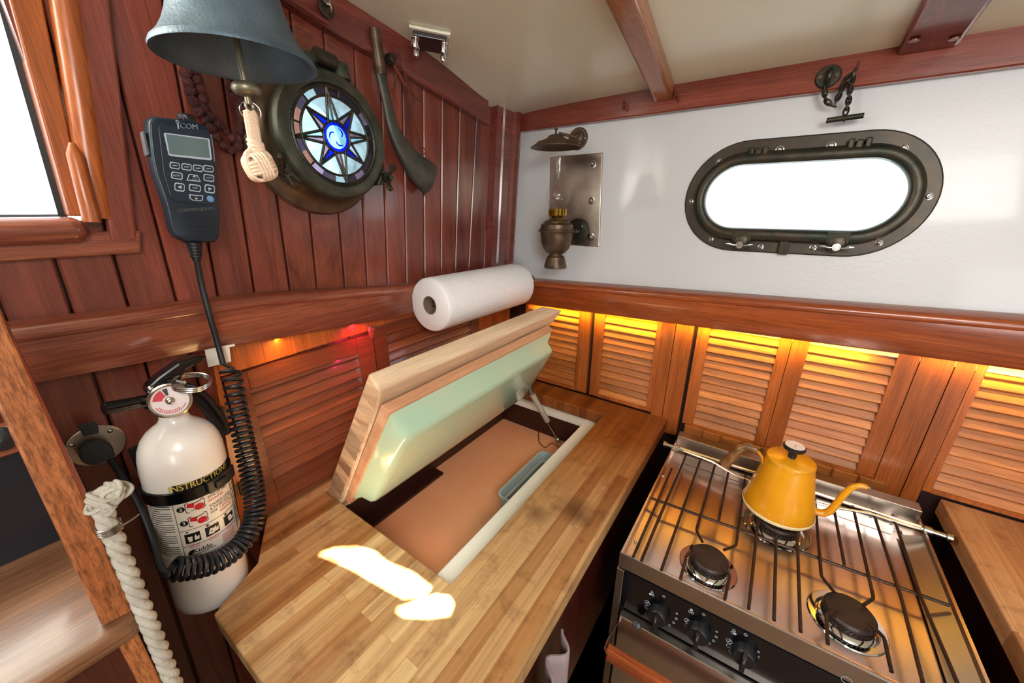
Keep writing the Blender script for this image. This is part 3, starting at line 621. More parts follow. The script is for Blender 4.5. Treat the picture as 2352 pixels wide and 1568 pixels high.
# raised lid: butcher block board, plywood and insulated green plug
YN = HY0
Hh = Vector((-.728, 0, .902)); Uu = Vector((.222, 0, .347)).normalized(); Tt = Vector((Uu.z, 0, -Uu.x))
def LV(u, t, y): q = Hh+Uu*u+Tt*t; return Vector((q.x, y, q.z))
lid = thing('icebox_hatch', 'thick butcher block icebox hatch propped open, showing its green moulded foam underside', 'hatch', (Hh.x, .6, Hh.z))
lb = MB()
near = [(0, .0), (.412, 0), (.406, .034), (.362, .041), (.04, .050), (0, .046)]
fy = {0: .868, 1: .868, 2: .942, 3: .900, 4: .900, 5: .900}
lb.loft([[LV(u, t, YN) for u, t in near], [LV(u, t, fy[i]) for i, (u, t) in enumerate(near)]]); lb.build('board', 'lid_wood', lid, smooth=False, bevel=.003)
eg = MB(); nb = 11
for i in range(nb):
    eg.rv = random.random(); u0 = .004+.352*i/nb; u1 = .004+.352*(i+1)/nb
    eg.prism([LV(u0+.0004, .003, YN+.001), LV(u1-.0004, .003, YN+.001), LV(u1-.0004, .038, YN+.001), LV(u0+.0004, .042, YN+.001)], (0, -.0022, 0))
eg.rv = .95; eg.prism([LV(.358, .003, YN+.001), LV(.408, .003, YN+.001), LV(.402, .032, YN+.001), LV(.36, .038, YN+.001)], (0, -.0022, 0))
eg.build('end_grain', 'end_grain_wood', lid, smooth=False)
fp = MB(); fp.prism([LV(.045, .050, YN+.003), LV(.378, .044, YN+.003), LV(.380, .064, YN+.003), LV(.047, .066, YN+.003)], (0, .548, 0)); fp.build('plywood_layer', 'ply_wood', lid, smooth=False, bevel=.001)
def fl_(t, u0, u1, y0, y1, y1b, r):
    out = []
    for p in rr(u0, u1, y0, y1, 0, r):
        k = (p.x-u0)/(u1-u0); y = p.y if p.y < .6 else p.y+(1-k)*(y1b-y1); out.append(LV(p.x, t, y))
    return out
fm = MB(); fm.loft([fl_(.064, .062, .372, YN+.008, .868, .90, .006), fl_(.070, .066, .366, YN+.010, .866, .90, .010), fl_(.078, .072, .354, YN+.015, .858, .91, .020), fl_(.098, .080, .344, YN+.020, .862, .925, .020), fl_(.103, .086, .337, YN+.026, .862, .925, .018), fl_(.105, .100, .325, YN+.040, .85, .91, .016)])
fm.build('foam_plug', 'foam_green', lid, angle=1.2, bevel=0)
# gas strut from lid to icebox side
gsx = thing('gas_strut', 'thin steel gas strut between the raised lid and the icebox side', 'strut', P(1282, 1010, 'y', .93))
s0 = P(1216, 893, 'y', .90); s1 = P(1282, 1010, 'y', .952); mdl = s0+(s1-s0)*.62
mb = MB(); mb.cyl(s0+(s1-s0)*.1, mdl, .0088, 16); mb.build('cylinder', 'strut_grey', gsx); mb = MB(); mb.cyl(mdl, s1, .0035, 12); mb.build('rod', 'chrome', gsx)
mb = MB(); mb.lathe([(.008, -.006), (.0105, -.003), (.0105, .003), (.008, .006)], s1, (1, .3, 0), 14, True); mb.cyl(s1, s1+Vector((.012, .0, -.002)), .004, 10); mb.build('bracket', 'steel', gsx)
mb = MB(); mb.cyl(s0, s0+(s1-s0)*.12, .004, 10); mb.box(s0+Vector((-.012, .0, -.004)), s0+Vector((.004, .006, .012))); mb.build('upper_bracket', 'smoke_grey', gsx)
wp = [P(*p, 'z', ZF+.006) for p in ((1262, 992), (1240, 990), (1238, 1012), (1252, 1027), (1266, 1018), (1280, 1024), (1300, 1040))]
mb = MB(); mb.tube(spline(wp, 6), .0014, 6); tag(mb.build('wire', 'wire_brown'), 'thin brown wire lying on the icebox floor behind the bin', 'wire')

# ================================================================== PAPER TOWEL ROLL
RA, RB, RR = Vector((-.683, .622, 1.275)), Vector((-.683, 1.005, 1.268)), .067
pt = thing('paper_towel_roll', 'white paper towel roll hanging in front of the corner above the icebox lid', 'paper towel roll', RA)
ax = (RB-RA).normalized(); Ln = (RB-RA).length
mb = MB(); seg = 64; loops = []
def rcirc(r, h, wob=0): 
    u = Vector((1, 0, 0)); v = ax.cross(u); return [RA+ax*h+u*((r+wob*sin(3*2*pi*i/seg))*cos(2*pi*i/seg))+v*((r+wob*sin(3*2*pi*i/seg))*sin(2*pi*i/seg)) for i in range(seg)]
mb.loft([rcirc(.0235, .0), rcirc(.063, 0, .0006), rcirc(.0655, .001, .0008), rcirc(RR, .004, .001)]+[rcirc(RR, .004+(Ln-.008)*k/24, .001) for k in range(1, 25)]+[rcirc(.0655, Ln), rcirc(.0235, Ln), rcirc(.0235, 0)], caps=False)
mb.build('paper', 'paper', pt, angle=.9)
mb = MB(); u = Vector((1, 0, 0)); v = ax.cross(u); fl = []
for h in (.012, Ln-.004): fl.append([RA+ax*h+u*((RR+.0015+.0006*k)*cos(a))+v*((RR+.0015+.0006*k)*sin(a)) for k, a in enumerate([radians(-10-6*i) for i in range(9)])])
mb.loft(fl, closed=False, caps=False); 
mb = MB(); mb.lathe([(.0228, .0005), (.0205, .0005), (.0205, Ln-.001), (.0228, Ln-.001)], RA, ax, 40); mb.build('cardboard_core', 'cardboard', pt)
hd = thing('towel_holder', 'thin metal rod of the towel holder inside the paper roll core', 'holder', RA)
mb = MB(); mb.cyl(RA+ax*.018, RB+ax*.075, .0045, 12); mb.sphere(RA+ax*.018, .0075, 12, 8); mb.build('rod', 'old_brass', hd)
mb = MB(); mb.cyl(RB+ax*.066, RB+ax*.078, .024, 20); mb.build('mount', 'old_brass', hd)

# ================================================================== STOVE
def Z6(x, y): return (1350+x/2.2794, 880+y/2.2794)
SX0, SX1, SY0, SY1, SZ = -.137, .350, .556, 1.0, .89
st = thing('stove', 'stainless gimballed three-burner gas stove with black control panel and rod grate', 'stove', ((SX0+SX1)/2, SY0, .45))
tr = MB()
def tray():
    o = [(SX0, SY0), (SX1, SY0+.014), (SX1, SY1), (SX0, SY1)]; e = .002
    loops = []
    for (d, z) in ((0, SZ-.036), (0, SZ), (e, SZ), (.004, SZ-.001), (.005, SZ-.022), (.03, SZ-.026), (.034, SZ-.030)):
        loops.append([Vector((SX0+d, SY0+d, z)), Vector((SX1-d*(1 if d < .01 else .9), SY0+.014+d, z)), Vector((SX1-d*(1 if d < .01 else .9), SY1-d, z)), Vector((SX0+d, SY1-d, z))])
    return loops
tr.loft(tray(), caps=False); L_ = tray()[-1]; tr.add(L_, [(0, 1, 2, 3)])
tr.build('cooktop_tray', 'cooktop_steel', st, angle=.3)
tr = MB(); tr.prism([Vector((SX0+.002, SY0+.004, .45)), Vector((SX1-.002, SY0+.018, .45)), Vector((SX1-.002, SY1-.01, .45)), Vector((SX0+.002, SY1-.01, .45))], (0, 0, SZ-.036-.45)); tr.build('body', 'black_gloss', st, smooth=False)
# front edge rail, raised back
def FY(x, d=0): return SY0+.014*(x-SX0)/(SX1-SX0)-d
mb = MB(); mb.prism([Vector((SX0-.001, FY(SX0, .002), SZ-.034)), Vector((SX1+.001, FY(SX1, .002), SZ-.034)), Vector((SX1+.001, FY(SX1), SZ-.034)), Vector((SX0-.001, FY(SX0), SZ-.034))], (0, 0, .0345)); mb.build('front_edge', 'steel_brushed', st, smooth=False, bevel=.0006)
mb = MB(); mb.box((SX0+.004, SY1-.012, SZ-.02), (SX1-.004, SY1+.018, SZ+.022)); mb.build('back_upstand', 'steel_brushed', st, smooth=False, bevel=.0012)
mb = MB(); mb.box((SX0+.03, SY1-.05, SZ-.028), (SX1-.045, SY1-.047, SZ-.008)); mb.build('rear_ledge', 'steel', st, smooth=False)
mb = MB(); mb.prism([Vector((SX1-.036, SY0+.03, SZ-.024)), Vector((SX1-.004, SY0+.03, SZ-.010)), Vector((SX1-.004, SY1-.05, SZ-.010)), Vector((SX1-.036, SY1-.05, SZ-.024))], (0, 0, -.002)); mb.build('side_ledge', 'steel_brushed', st, smooth=False)
# side frames
for x0 in (SX0-.002, SX1-.012):
    mb = MB(); mb.box((x0, FY(x0+.01, .004), .45), (x0+.014, FY(x0+.01)+.02, SZ-.038)); mb.build('side_frame', 'steel_brushed', st, smooth=False, bevel=.001)
# gimbal pins at the rear corners
for x, d in ((SX0+.012, -1), (SX1-.0, 1)):
    mb = MB(); c = Vector((x, SY1-.045, SZ+.004)); mb.cyl(c-Vector((d*.018, 0, 0)), c+Vector((d*.030, 0, 0)), .0055, 16); mb.cyl(c+Vector((d*.026, 0, 0)), c+Vector((d*.034, 0, 0)), .0085, 16); mb.cyl(c-Vector((d*.006, 0, 0)), c+Vector((d*.006, 0, 0)), .0085, 16)
    mb.build('gimbal_pin', 'steel', st)
for p in (Z6(435, 445), Z6(395, 488), Z6(410, 482)):
    q = P(*p, 'x', SX0+.006); mb = MB(); mb.sphere(q, .0045, 10, 6); mb.build('screw', 'chrome', st)
for p in (Z6(250, 830), Z6(1705, 848), Z6(1975, 1560)):
    q = P(*p, 'z', SZ-.022); mb = MB(); mb.sphere(q, .003, 10, 6); mb.build('screw', 'chrome', st)
# burners
GZ = SZ+.001
for (x, y, r) in ((.003, .647, .033), (.207, .668, .035), (.106, .832, .041)):
    mb = MB(); z0 = SZ-.0295; o = Vector((x, y, z0))
    mb.lathe([(r*1.5, 0), (r*1.45, .002), (r*1.2, .0015), (r*1.12, .004), (r*1.0, .006), (r*.95, .004), (r*.3, .004)], o, seg=40)
    b = mb.build('burner_bowl', 'chrome', st)
    mb = MB(); mb.lathe([(r*.86, .003), (r*.92, .010), (r*.92, .013), (r*.84, .0145), (r*.84, .0165), (r*.98, .0175), (r*.98, .0205), (r*.9, .0235), (.0001, .0245)], o, seg=40)
    for i in range(36):
        a = 2*pi*i/36; mb.obb(o+Vector((r*.93*cos(a), r*.93*sin(a), .0115)), (Vector((.002*cos(a), .002*sin(a), 0)), Vector((-.001*sin(a), .001*cos(a), 0)), Vector((0, 0, .0016))))
    lab(mb.build('burner_cap', 'burner_iron', st), 'dark brown burner cap')
# pan grate: every rod is a part
def GP(pts, z=GZ): return [P(*Z6(*p), 'z', z) for p in pts]
rods = [[(440, 445), (236, 912)], [(515, 375), (280, 930)], [(590, 400), (386, 975)], [(665, 430), (568, 770), (600, 830)], [(735, 470), (686, 715)],
        [(825, 480), (776, 850), (713, 872)], [(895, 690), (842, 1180)], [(986, 815), (975, 1240)], [(1095, 760), (1114, 1300)], [(1188, 590), (1223, 1010), (1292, 1095)],
        [(1290, 660), (1344, 955)], [(1392, 660), (1497, 1125), (1444, 1160)], [(1490, 660), (1640, 1120), (1755, 1568)], [(1597, 690), (1740, 1110), (1935, 1568)],
        [(485, 1025), (517, 900), (580, 884)], [(717, 1130), (745, 1000), (702, 958)], [(1257, 1365), (1248, 1210), (1308, 1190)], [(1590, 1510), (1552, 1330), (1470, 1250)]]
for r in rods:
    p = GP(r)
    if len(p) == 3:
        a, b, c = p; k1 = b+(a-b).normalized()*.006; k2 = b+(c-b).normalized()*.006; p = [a, k1, (k1+k2)/2*.4+b*.6, k2, c]
    mb = MB(); mb.tube(p, .0026, 10); lab(mb.build('grate_rod', 'rod_iron', st), 'brown heat-stained grate rod')
a, b = GP([(325, 598), (1892, 1162)], GZ-.0045); mb = MB(); mb.tube([a, b], .0028, 10); lab(mb.build('grate_crossbar', 'rod_iron', st), 'crossbar tying the grate rods together')
mb = MB(); mb.tube([Vector((SX0+.03, SY1-.05, GZ+.004)), Vector((SX0+.10, SY1-.055, GZ+.004)), Vector((SX0+.15, SY1-.075, GZ+.001)), Vector((SX0+.20, SY1-.078, GZ)), Vector((SX1-.2, SY1-.078, GZ)), Vector((SX1-.15, SY1-.072, GZ+.001)), Vector((SX1-.09, SY1-.055, GZ+.004)), Vector((SX1-.01, SY1-.05, GZ+.004))], .003, 10)
mb.tube([Vector((SX0+.02, SY1-.045, GZ+.006)), Vector((SX1-.01, SY1-.045, GZ+.006))], .0035, 10); mb.build('grate_hinge_bar', 'steel', st)
# control panel
def FP(px, py, d=0): return P(px, py, 'y', FY(.1, d))
mb = MB(); z0, z1 = .762, SZ-.036
mb.prism([Vector((SX0+.014, FY(SX0, .003), z0)), Vector((SX1-.014, FY(SX1, .003), z0)), Vector((SX1-.014, FY(SX1, .003), z1)), Vector((SX0+.014, FY(SX0, .003), z1))], (0, .01, 0)); mb.build('control_panel', 'black_gloss', st, smooth=False)
def Z7(x, y): return (1380+x/3.7935, 1300+y/3.7935)
for (kx, ky) in ((510, 385), (858, 540), (1250, 735)):
    q = FP(*Z7(kx, ky)); q.z += .003; c = Vector((q.x, FY(q.x, .003), q.z)); fwd = Vector((0, -1, 0))
    mb = MB(); mb.lathe([(.0001, .016), (.016, .016), (.0185, .012), (.019, 0)], c, fwd, 32); mb.obb(c+fwd*.020, (Vector((.0035, 0, 0)), Vector((0, .006, 0)), Vector((0, 0, .017)))); kn = mb.build('knob', 'black_plastic', st, bevel=.001)
    mb = MB(); mb.obb(c+fwd*.0262+Vector((0, 0, .010)), (Vector((.0012, 0, 0)), Vector((0, .0004, 0)), Vector((0, 0, .005)))); mb.build('pointer', 'smoke_grey', kn, smooth=False)
marks = MB()
def rg(x, y, r, fill=False, w_=.0007):
    q = FP(*Z7(x, y)); c = Vector((q.x, FY(q.x, .0035), q.z))
    if fill: marks.lathe([(.0001, 0), (r, 0), (r, .0005)], c, (0, -1, 0), 16)
    else: marks.torus(c, (0, -1, 0), r-w_/2, w_/2, 20, 5)
for dx, dy, dots in ((0, 0, 1), (343, 163, 0), (705, 345, 2)):
    tri = [(456, 195), (441, 211), (463, 222)]
    if dots == 0: tri = [(452, 192), (435, 208), (460, 220)]
    full = {1: 1, 0: 0, 2: 2}[dots]
    for i, (x, y) in enumerate(tri): rg(x+dx+2, y+dy-2, .0024, i == full)
    rg(562+dx-3, 233+dy, .0026); rg(416+dx, 290+dy-5, .0048); rg(412+dx+2, 330+dy-3, .0042); rg(430+dx, 378+dy, .0032)
    rg(670+dx, 382+dy+2, .0019); rg(665+dx, 428+dy, .0023); rg(643+dx, 462+dy, .0023); rg(607+dx, 480+dy+5, .0020)
    q = FP(*Z7(416+dx, 285+dy)); c = Vector((q.x, FY(q.x, .0036), q.z)); marks.tube([c+Vector((-.002, 0, -.002)), c+Vector((.002, 0, .002))], .0005, 6); marks.tube([c+Vector((.0005, 0, .002)), c+Vector((.002, 0, .002))], .0005, 6)
rg(2142, 992, .0065); marks.build('panel_marks', 'key_outline', st)
# oven door with wooden handle
oz = FP(*Z7(195, 410)).z; 
mb = MB(); mb.prism([Vector((SX0+.018, FY(SX0, .020), .47)), Vector((SX1-.018, FY(SX1, .020), .47)), Vector((SX1-.018, FY(SX1, .020), .757)), Vector((SX0+.018, FY(SX0, .020), .757))], (0, .018, 0)); mb.build('oven_door', 'steel_brushed', st, smooth=False, bevel=.0015)
q = P(*Z7(320, 470), 'y', SY0-.02); mb = MB(); mb.lathe([(.0001, .006), (.007, .005), (.008, 0), (.008, -.006)], Vector((q.x, FY(q.x, .022), .760)), (0, -.6, .8), 14); mb.build('door_catch', 'black_plastic', st)
hz = .700
hd = MB(); hx0 = SX0+.012
hd.prism([Vector((hx0, FY(hx0, .062), hz-.022)), Vector((SX1-.02, FY(SX1, .062), hz-.022)), Vector((SX1-.02, FY(SX1, .046), hz-.022)), Vector((hx0, FY(hx0, .046), hz-.022))], (0, 0, .032)); lab(hd.build('door_handle', 'rail_wood_x', st, smooth=False, bevel=.003), 'wooden oven door handle')
mb = MB(); mb.tube([Vector((SX0+.020, FY(SX0, .022), hz+.046)), Vector((SX0+.010, FY(SX0, .045), hz+.022)), Vector((SX0+.008, FY(SX0, .056), hz+.008)), Vector((SX0+.016, FY(SX0, .056), hz-.004))], .0085, 8, flat=.2, up=(1, 0, 0)); mb.build('handle_bracket', 'steel', st)

# ================================================================== KETTLE
KC = Vector((.101, .855, SZ+.0045)); az = radians(8); KU = Vector((cos(az), sin(az), 0)); KV = Vector((0, 0, 1))
def K(u, z): return KC+KU*u+KV*z
kt = thing('kettle', 'mustard yellow gooseneck kettle with wood-grain handle on the rear burner', 'kettle', KC)
mb = MB(); mb.lathe([(.0001, .001), (.058, 0), (.0645, .001), (.0655, .004)], KC, seg=56); mb.lathe([(.0655, .004), (.0658, .0065), (.0645, .008)], KC, seg=56); lab(mb.build('base_rim', 'cream', kt), 'cream rim at the foot')
mb = MB(); mb.lathe([(.0640, .0075), (.0640, .010), (.0600, .030), (.0545, .055), (.0495, .080), (.0455, .100), (.0430, .113), (.0420, .118), (.0425, .1195)], KC, seg=56)
mb.build('body', 'enamel_yellow', kt)
mb = MB(); mb.lathe([(.0425, .119), (.0428, .122), (.0415, .1245), (.035, .1265), (.012, .128), (.0001, .128)], KC, seg=56); lid_ = mb.build('lid', 'enamel_yellow', kt)
mb = MB(); mb.lathe([(.0065, .127), (.0075, .132), (.0075, .138), (.011, .143), (.0175, .147), (.0195, .151), (.0190, .155), (.0165, .1565)], KC, seg=32); lab(mb.build('lid_knob', 'black_plastic', lid_), 'black knob with thermometer')
mb = MB(); mb.lathe([(.0001, .1565), (.0165, .1570), (.0172, .1555)], KC, seg=32); mb.build('thermometer_dial', 'gauge_face', lid_)
mb = MB(); mb.prism([KC+Vector((0, 0, .1573))+Vector(v) for v in ((-.001, -.006, 0), (.001, -.006, 0), (.0002, .003, 0))], (0, 0, .0004)); mb.build('thermometer_needle', 'label_red', lid_)
sp = spline([K(.055, .020), K(.068, .016), K(.079, .019), K(.087, .031), K(.092, .052), K(.098, .076), K(.105, .093), K(.114, .101), K(.125, .102)], 6)
mb = MB(); mb.tube(sp, [.0078-.0030*min(1, i/len(sp)) for i in range(len(sp))], 14); mb.build('spout', 'enamel_yellow', kt)
mb = MB(); mb.tube([K(.1245, .102), K(.1285, .1005)], [.0047, .0040], 12); mb.build('spout_tip', 'chrome', kt)
mb = MB(); mb.tube(spline([K(-.044, .098), K(-.050, .115), K(-.060, .124), K(-.066, .126)], 5), .0045, 10, flat=.5); mb.build('handle_stem', 'enamel_yellow', kt)
hp = spline([K(-.060, .125), K(-.070, .128), K(-.082, .126), K(-.094, .112), K(-.102, .092), K(-.112, .070)], 6)
mb = MB(); mb.tube(hp, [.0080+.0008*math.sin(i*.9)+.0032*(i/len(hp)) for i in range(len(hp))], 14); lab(mb.build('handle', 'kettle_wood', kt), 'brown wood-grain handle')

# ================================================================== FIRE EXTINGUISHER
EA = P(492, 1350, 'x', -.695); EB = P(396, 940, 'x', -.695)
ew = (EB-EA).normalized(); eh = (EB-EA).length; eu = (Vector((1, 0, 0))-ew*ew.x).normalized(); ev_ = ew.cross(eu)   # ev_: +y direction
if ev_.y < 0: ev_ = -ev_
ER = .0515
ex = thing('fire_extinguisher', 'white fire extinguisher strapped to the left wall above the counter corner', 'fire extinguisher', EA)
sc_h = eh
body = [(.0001, -.004), (.030, -.006), (.044, -.004), (.0505, .004), (ER, .016), (ER, eh*.755), (.0505, eh*.805), (.0480, eh*.845), (.0425, eh*.885), (.0350, eh*.914), (.0265, eh*.934), (.0200, eh*.950), (.0172, eh*.968), (.0165, eh*.985), (.0165, eh*1.0)]
mb = MB(); mb.lathe(body, EA, ew, 64); mb.build('cylinder', 'extinguisher_white', ex)
def EC(s, h, r=None):     # s = arc length measured around from the +x side towards +y
    r = r or ER+.0006; a = s/ER; return EA+ew*h+eu*(r*cos(a))+ev_*(r*sin(a))
def epatch(mb, s0, s1, h0, h1, r, th=.0004, n=12):
    mb.loft([[EC(s0+(s1-s0)*i/n, h, rr_) for h, rr_ in ((h0, r), (h1, r), (h1, r+th), (h0, r+th))] for i in range(n+1)])
HL0, HL1 = eh*.335, eh*.660
lbm = MB(); epatch(lbm, -.075, .062, HL0, HL1, ER+.0001, .0003, 24); lp = lbm.build('label_sheet', 'label_white', ex)
def EH(f): return HL0+(HL1-HL0)*f
S0 = -.028           # the viewer sees the cylinder from the -y side: centre of what shows
bk_ = MB(); rd = MB(); gd = MB(); gy = MB()
epatch(bk_, -.030, .064, eh*.683, eh*.716, ER+.0002)
put_text(gd, 'INSTRUCTIONS', .0135, lambda x, y: EC(x+.006, eh*.700+y, ER+.0009), sx=.85, bold=.0004)
for x in (-.034, .045): epatch(bk_, x, x+.0004, HL0, HL1, ER+.0005)
for f in (.0, .205, .46, .995): epatch(bk_, -.034, .045, EH(f), EH(f)+.0005, ER+.0005)
epatch(bk_, -.034, .045, EH(.99), EH(.99)+.0005, ER+.0005)
for k in range(26):
    f = .985-.036*k; ln_ = .034 if k % 5 else .02; epatch(rd if k in (0, 1) else bk_, -.072, -.072+ln_, EH(f)-.0008, EH(f), ER+.0005, n=5)
    if k % 2 == 0: epatch(bk_, .047, .060, EH(f)-.0008, EH(f), ER+.0005, n=3)
for f, num in ((.80, '2'), (.58, '3')):
    for i in range(1):
        c = (-.026, EH(f)); bk_.add([EC(c[0]+.0048*cos(2*pi*k/20), c[1]+.0048*sin(2*pi*k/20), ER+.0007) for k in range(20)], [tuple(range(20))])
    put_text(gy, num, .0075, lambda x, y, c=c: EC(c[0]+x, c[1]+y, ER+.0011), bold=.0003)
    # pictogram: rounded frame, red figure
    fr_ = [(-.019, -.009), (.000, -.009), (.002, -.007), (.002, .007), (.000, .009), (-.019, .009), (-.021, .007), (-.021, -.007)]
    inn = [(x*.93-.0006, y*.9) for x, y in fr_]
    n_ = len(fr_); bk_.add([EC(x, EH(f)+y, ER+.0007) for x, y in fr_]+[EC(x, EH(f)+y, ER+.0007) for x, y in inn], [(i, (i+1) % n_, n_+(i+1) % n_, n_+i) for i in range(n_)])
    rd.add([EC(-.005+.006*cos(2*pi*k/14), EH(f)-.003+.0055*sin(2*pi*k/14), ER+.0009) for k in range(14)], [tuple(range(14))])
    if num == '2': put_text(bk_, '6ft', .0042, lambda x, y, f=f: EC(-.0125+x, EH(f)-.0055+y, ER+.0011))
    rd.add([EC(x, EH(f)+y, ER+.0009) for x, y in ((-.019, .001), (-.011, -.002), (-.010, .006), (-.018, .007))], [(0, 1, 2, 3)])
    bk_.add([EC(x, EH(f)+y, ER+.001) for x, y in ((-.012, .004), (-.002, .006), (-.001, .0075), (-.012, .0055))], [(0, 1, 2, 3)])
rd.add([EC(x, EH(.955)+y, ER+.0009) for x, y in ((-.018, -.004), (.0, -.004), (.0, .004), (-.016, .004))], [(0, 1, 2, 3)])
def tline(mb, s, x, f, size): put_text(mb, s, size, lambda u, v: EC(x+u, EH(f)+v, ER+.0009), align='LEFT', sx=.82, bold=.0001)
for s, f in (('START BACK 6', .955), ('FEET. AIM AT', .900), ('BASE OF FIRE.', .845)): tline(bk_, s, .006, f, .0062)
tline(rd, 'APUNTAR', .006, .785, .0060)
for s, f in (('SQUEEZE LEVER', .705), ('& SWEEP SIDE TO', .650), ('SIDE', .595)): tline(bk_, s, .006, f, .0060)
tline(rd, 'Y APUNTAR', .018, .595, .0054); tline(rd, 'PRESIONAR', .018, .540, .005)
for i, cx in enumerate((-.020, .004, .030)):
    epatch(bk_, cx-.009, cx+.009, EH(.25), EH(.40), ER+.0005, n=5)
    if i == 0: gy.add([EC(cx+x, EH(.32)+y, ER+.0011) for x, y in ((-.006, .004), (.0, .004), (-.001, -.005), (-.005, -.005))], [(0, 1, 2, 3)])
    if i == 1: gy.add([EC(cx+x, EH(.32)+y, ER+.0011) for x, y in ((-.006, -.004), (.001, -.006), (.004, .003), (-.003, .005))], [(0, 1, 2, 3)])
    if i == 2: gy.add([EC(cx+.001+.0045*cos(2*pi*k/12)*(1 if k % 2 else .6), EH(.33)+.0055*sin(2*pi*k/12), ER+.0011) for k in range(12)], [tuple(range(12))])
    gy.add([EC(cx+.004+x, EH(.33)+y, ER+.0012) for x, y in ((-.002, -.005), (.003, -.005), (.004, .002), (.001, .0), (.0, .005), (-.002, .001))], [(0, 1, 2, 3, 4, 5)])
    bk_.add([EC(cx-.005+.0024*cos(pi/2+2*pi*q_/(3+i)), EH(.43)+.0024*sin(pi/2+2*pi*q_/(3+i)), ER+.0009) for q_ in range(3+i)], [tuple(range(3+i))])
    for k in range(2): epatch(rd, cx-.007, cx+.006, EH(.215-.03*k)-.0006, EH(.215-.03*k), ER+.0006, n=3)
put_text(bk_, 'Kidde', .0105, lambda x, y: EC(-.012+x, EH(.105)+y, ER+.0009), sx=.95, bold=.0004)
bk_.add([EC(x-.026, EH(.10)+y, ER+.0009) for x, y in ((-.003, -.006), (.001, -.004), (.004, .002), (.0045, .005), (-.001, .003), (-.0035, -.001))], [(0, 1, 2, 3, 4, 5)])
epatch(bk_, -.028, .004, EH(.052), EH(.052)+.0009, ER+.0006, n=4)
for k in range(5): epatch(rd, .014, .036, EH(.15-.028*k)-.0006, EH(.15-.028*k), ER+.0006, n=4)
bk_.build('label_print', 'label_black', lp, smooth=False); rd.build('label_print', 'label_red', lp, smooth=False); gd.build('lettering', 'label_gold', ex, smooth=False); gy.build('label_print', 'label_white', lp, smooth=False)
# strap with buckle
mb = MB(); mb.lathe([(ER+.0004, eh*.628), (ER+.0035, eh*.630), (ER+.0035, eh*.682), (ER+.0004, eh*.684)], EA, ew, 64); sp_ = mb.build('strap', 'black_gloss', ex)
mb = MB(); epatch(mb, .006, .050, eh*.635, eh*.692, ER+.0035, .006, 8); epatch(mb, .014, .030, eh*.65, eh*.68, ER+.0095, .003, 4); mb.build('buckle', 'black_plastic', sp_, bevel=.001)
mb = MB(); mb.box((XL+.001, EA.y-.028, EA.z+.05), (XL+.010, EA.y+.028, EA.z+.27)); mb.box((XL+.008, EA.y-.02, EA.z+eh*.58), (-.742, EA.y+.02, EA.z+eh*.62)); mb.build('wall_bracket', 'black_plastic', ex, smooth=False)
# valve head, gauge, levers, pin ring
def E3_(px, py, x=-.69): return P(px, py, 'x', x)
mb = MB(); mb.cyl(EB-ew*.012, EB+ew*.028, .0165, 20); mb.cyl(EB+ew*.0, EB+ew*.012, .020, 20); mb.build('valve', 'black_plastic', ex)
gc = E3_(391, 919, -.666); gx = Vector((1, -.25, .25)).normalized(); mb = MB(); mb.lathe([(.016, -.014), (.0225, -.010), (.0245, -.004), (.0245, .004), (.0225, .006), (.0205, .005)], gc, gx, 36); gg = mb.build('pressure_gauge', 'steel', ex)
mb = MB(); mb.lathe([(.0001, .0035), (.0208, .0035), (.0208, .002)], gc, gx, 36); gf = mb.build('dial', 'gauge_face', gg)
gr = gx.cross(Vector((0, 0, 1))).normalized(); gr = -gr if gr.y < 0 else gr; gup = gr.cross(gx); gup = -gup if gup.z < 0 else gup
def GQ(r, a, d=.0042): return gc+gx*d+gr*(r*cos(a))+gup*(r*sin(a))
mb = MB(); mb.add([GQ(.018, radians(a)) for a in range(112, 176, 8)]+[GQ(.008, radians(a)) for a in range(168, 104, -8)], [tuple(range(16))])

for r_, a0_, a1_ in ((.0178, 200, 330), (.0152, 205, 300), (.0178, 20, 60)):
    for a in range(a0_, a1_, 9): mb.add([GQ(r_, radians(a), .0044), GQ(r_, radians(a+6), .0044), GQ(r_-.0014, radians(a+6), .0044), GQ(r_-.0014, radians(a), .0044)], [(0, 1, 2, 3)])
mb.build('dial_print', 'label_red', gg, smooth=False)
mb = MB(); mb.add([GQ(.018, radians(a)) for a in range(88, 112, 6)]+[GQ(.008, radians(a)) for a in range(106, 84, -6)], [tuple(range(8))]); mb.build('dial_print', 'label_black', gg, smooth=False)
mb = MB(); mb.sphere(gc+gx*.004, .0058, 14, 8, (1, 1, 1)); mb.build('dial_hub', 'steel', gg)
mb = MB(); a, b = E3_(350, 917, -.685), E3_(238, 938, -.675); mb.cyl(a, b, .0082, 20); mb.cyl(b, b+(b-a).normalized()*.0006, .007, 16); c = E3_(352, 925, -.69); mb.cyl(c, a, .012, 16); lab(mb.build('discharge_nozzle', 'black_gloss', ex), 'black tube pointing left')
def flatpoly(px, x, th): return [P(*p, 'x', x) for p in px], (th, 0, 0)
mb = MB(); pts, d = flatpoly([(325, 896), (328, 880), (352, 858), (398, 826), (440, 812), (466, 812), (448, 826), (418, 842), (408, 856), (404, 872), (398, 884), (372, 890), (348, 903)], -.700, .022); mb.prism(pts, d); mb.build('upper_lever', 'black_gloss', ex, bevel=.003, smooth=False)
mb = MB(); mb.sphere(E3_(346, 892, -.677), .0045, 12, 6); mb.build('rivet', 'steel', ex)
mb = MB(); mb.tube(spline([E3_(420, 893), E3_(440, 900), E3_(466, 918), E3_(488, 946), E3_(506, 972), E3_(514, 998)], 6), .0105, 12, flat=.55, up=(1, 0, 0)); mb.build('carry_handle', 'black_gloss', ex)
mb = MB()
for k in range(3): mb.torus(E3_(440, 874+4*k, -.66-.002*k), Vector((.25, .1, 1)), .0215, .0015, 40, 8)
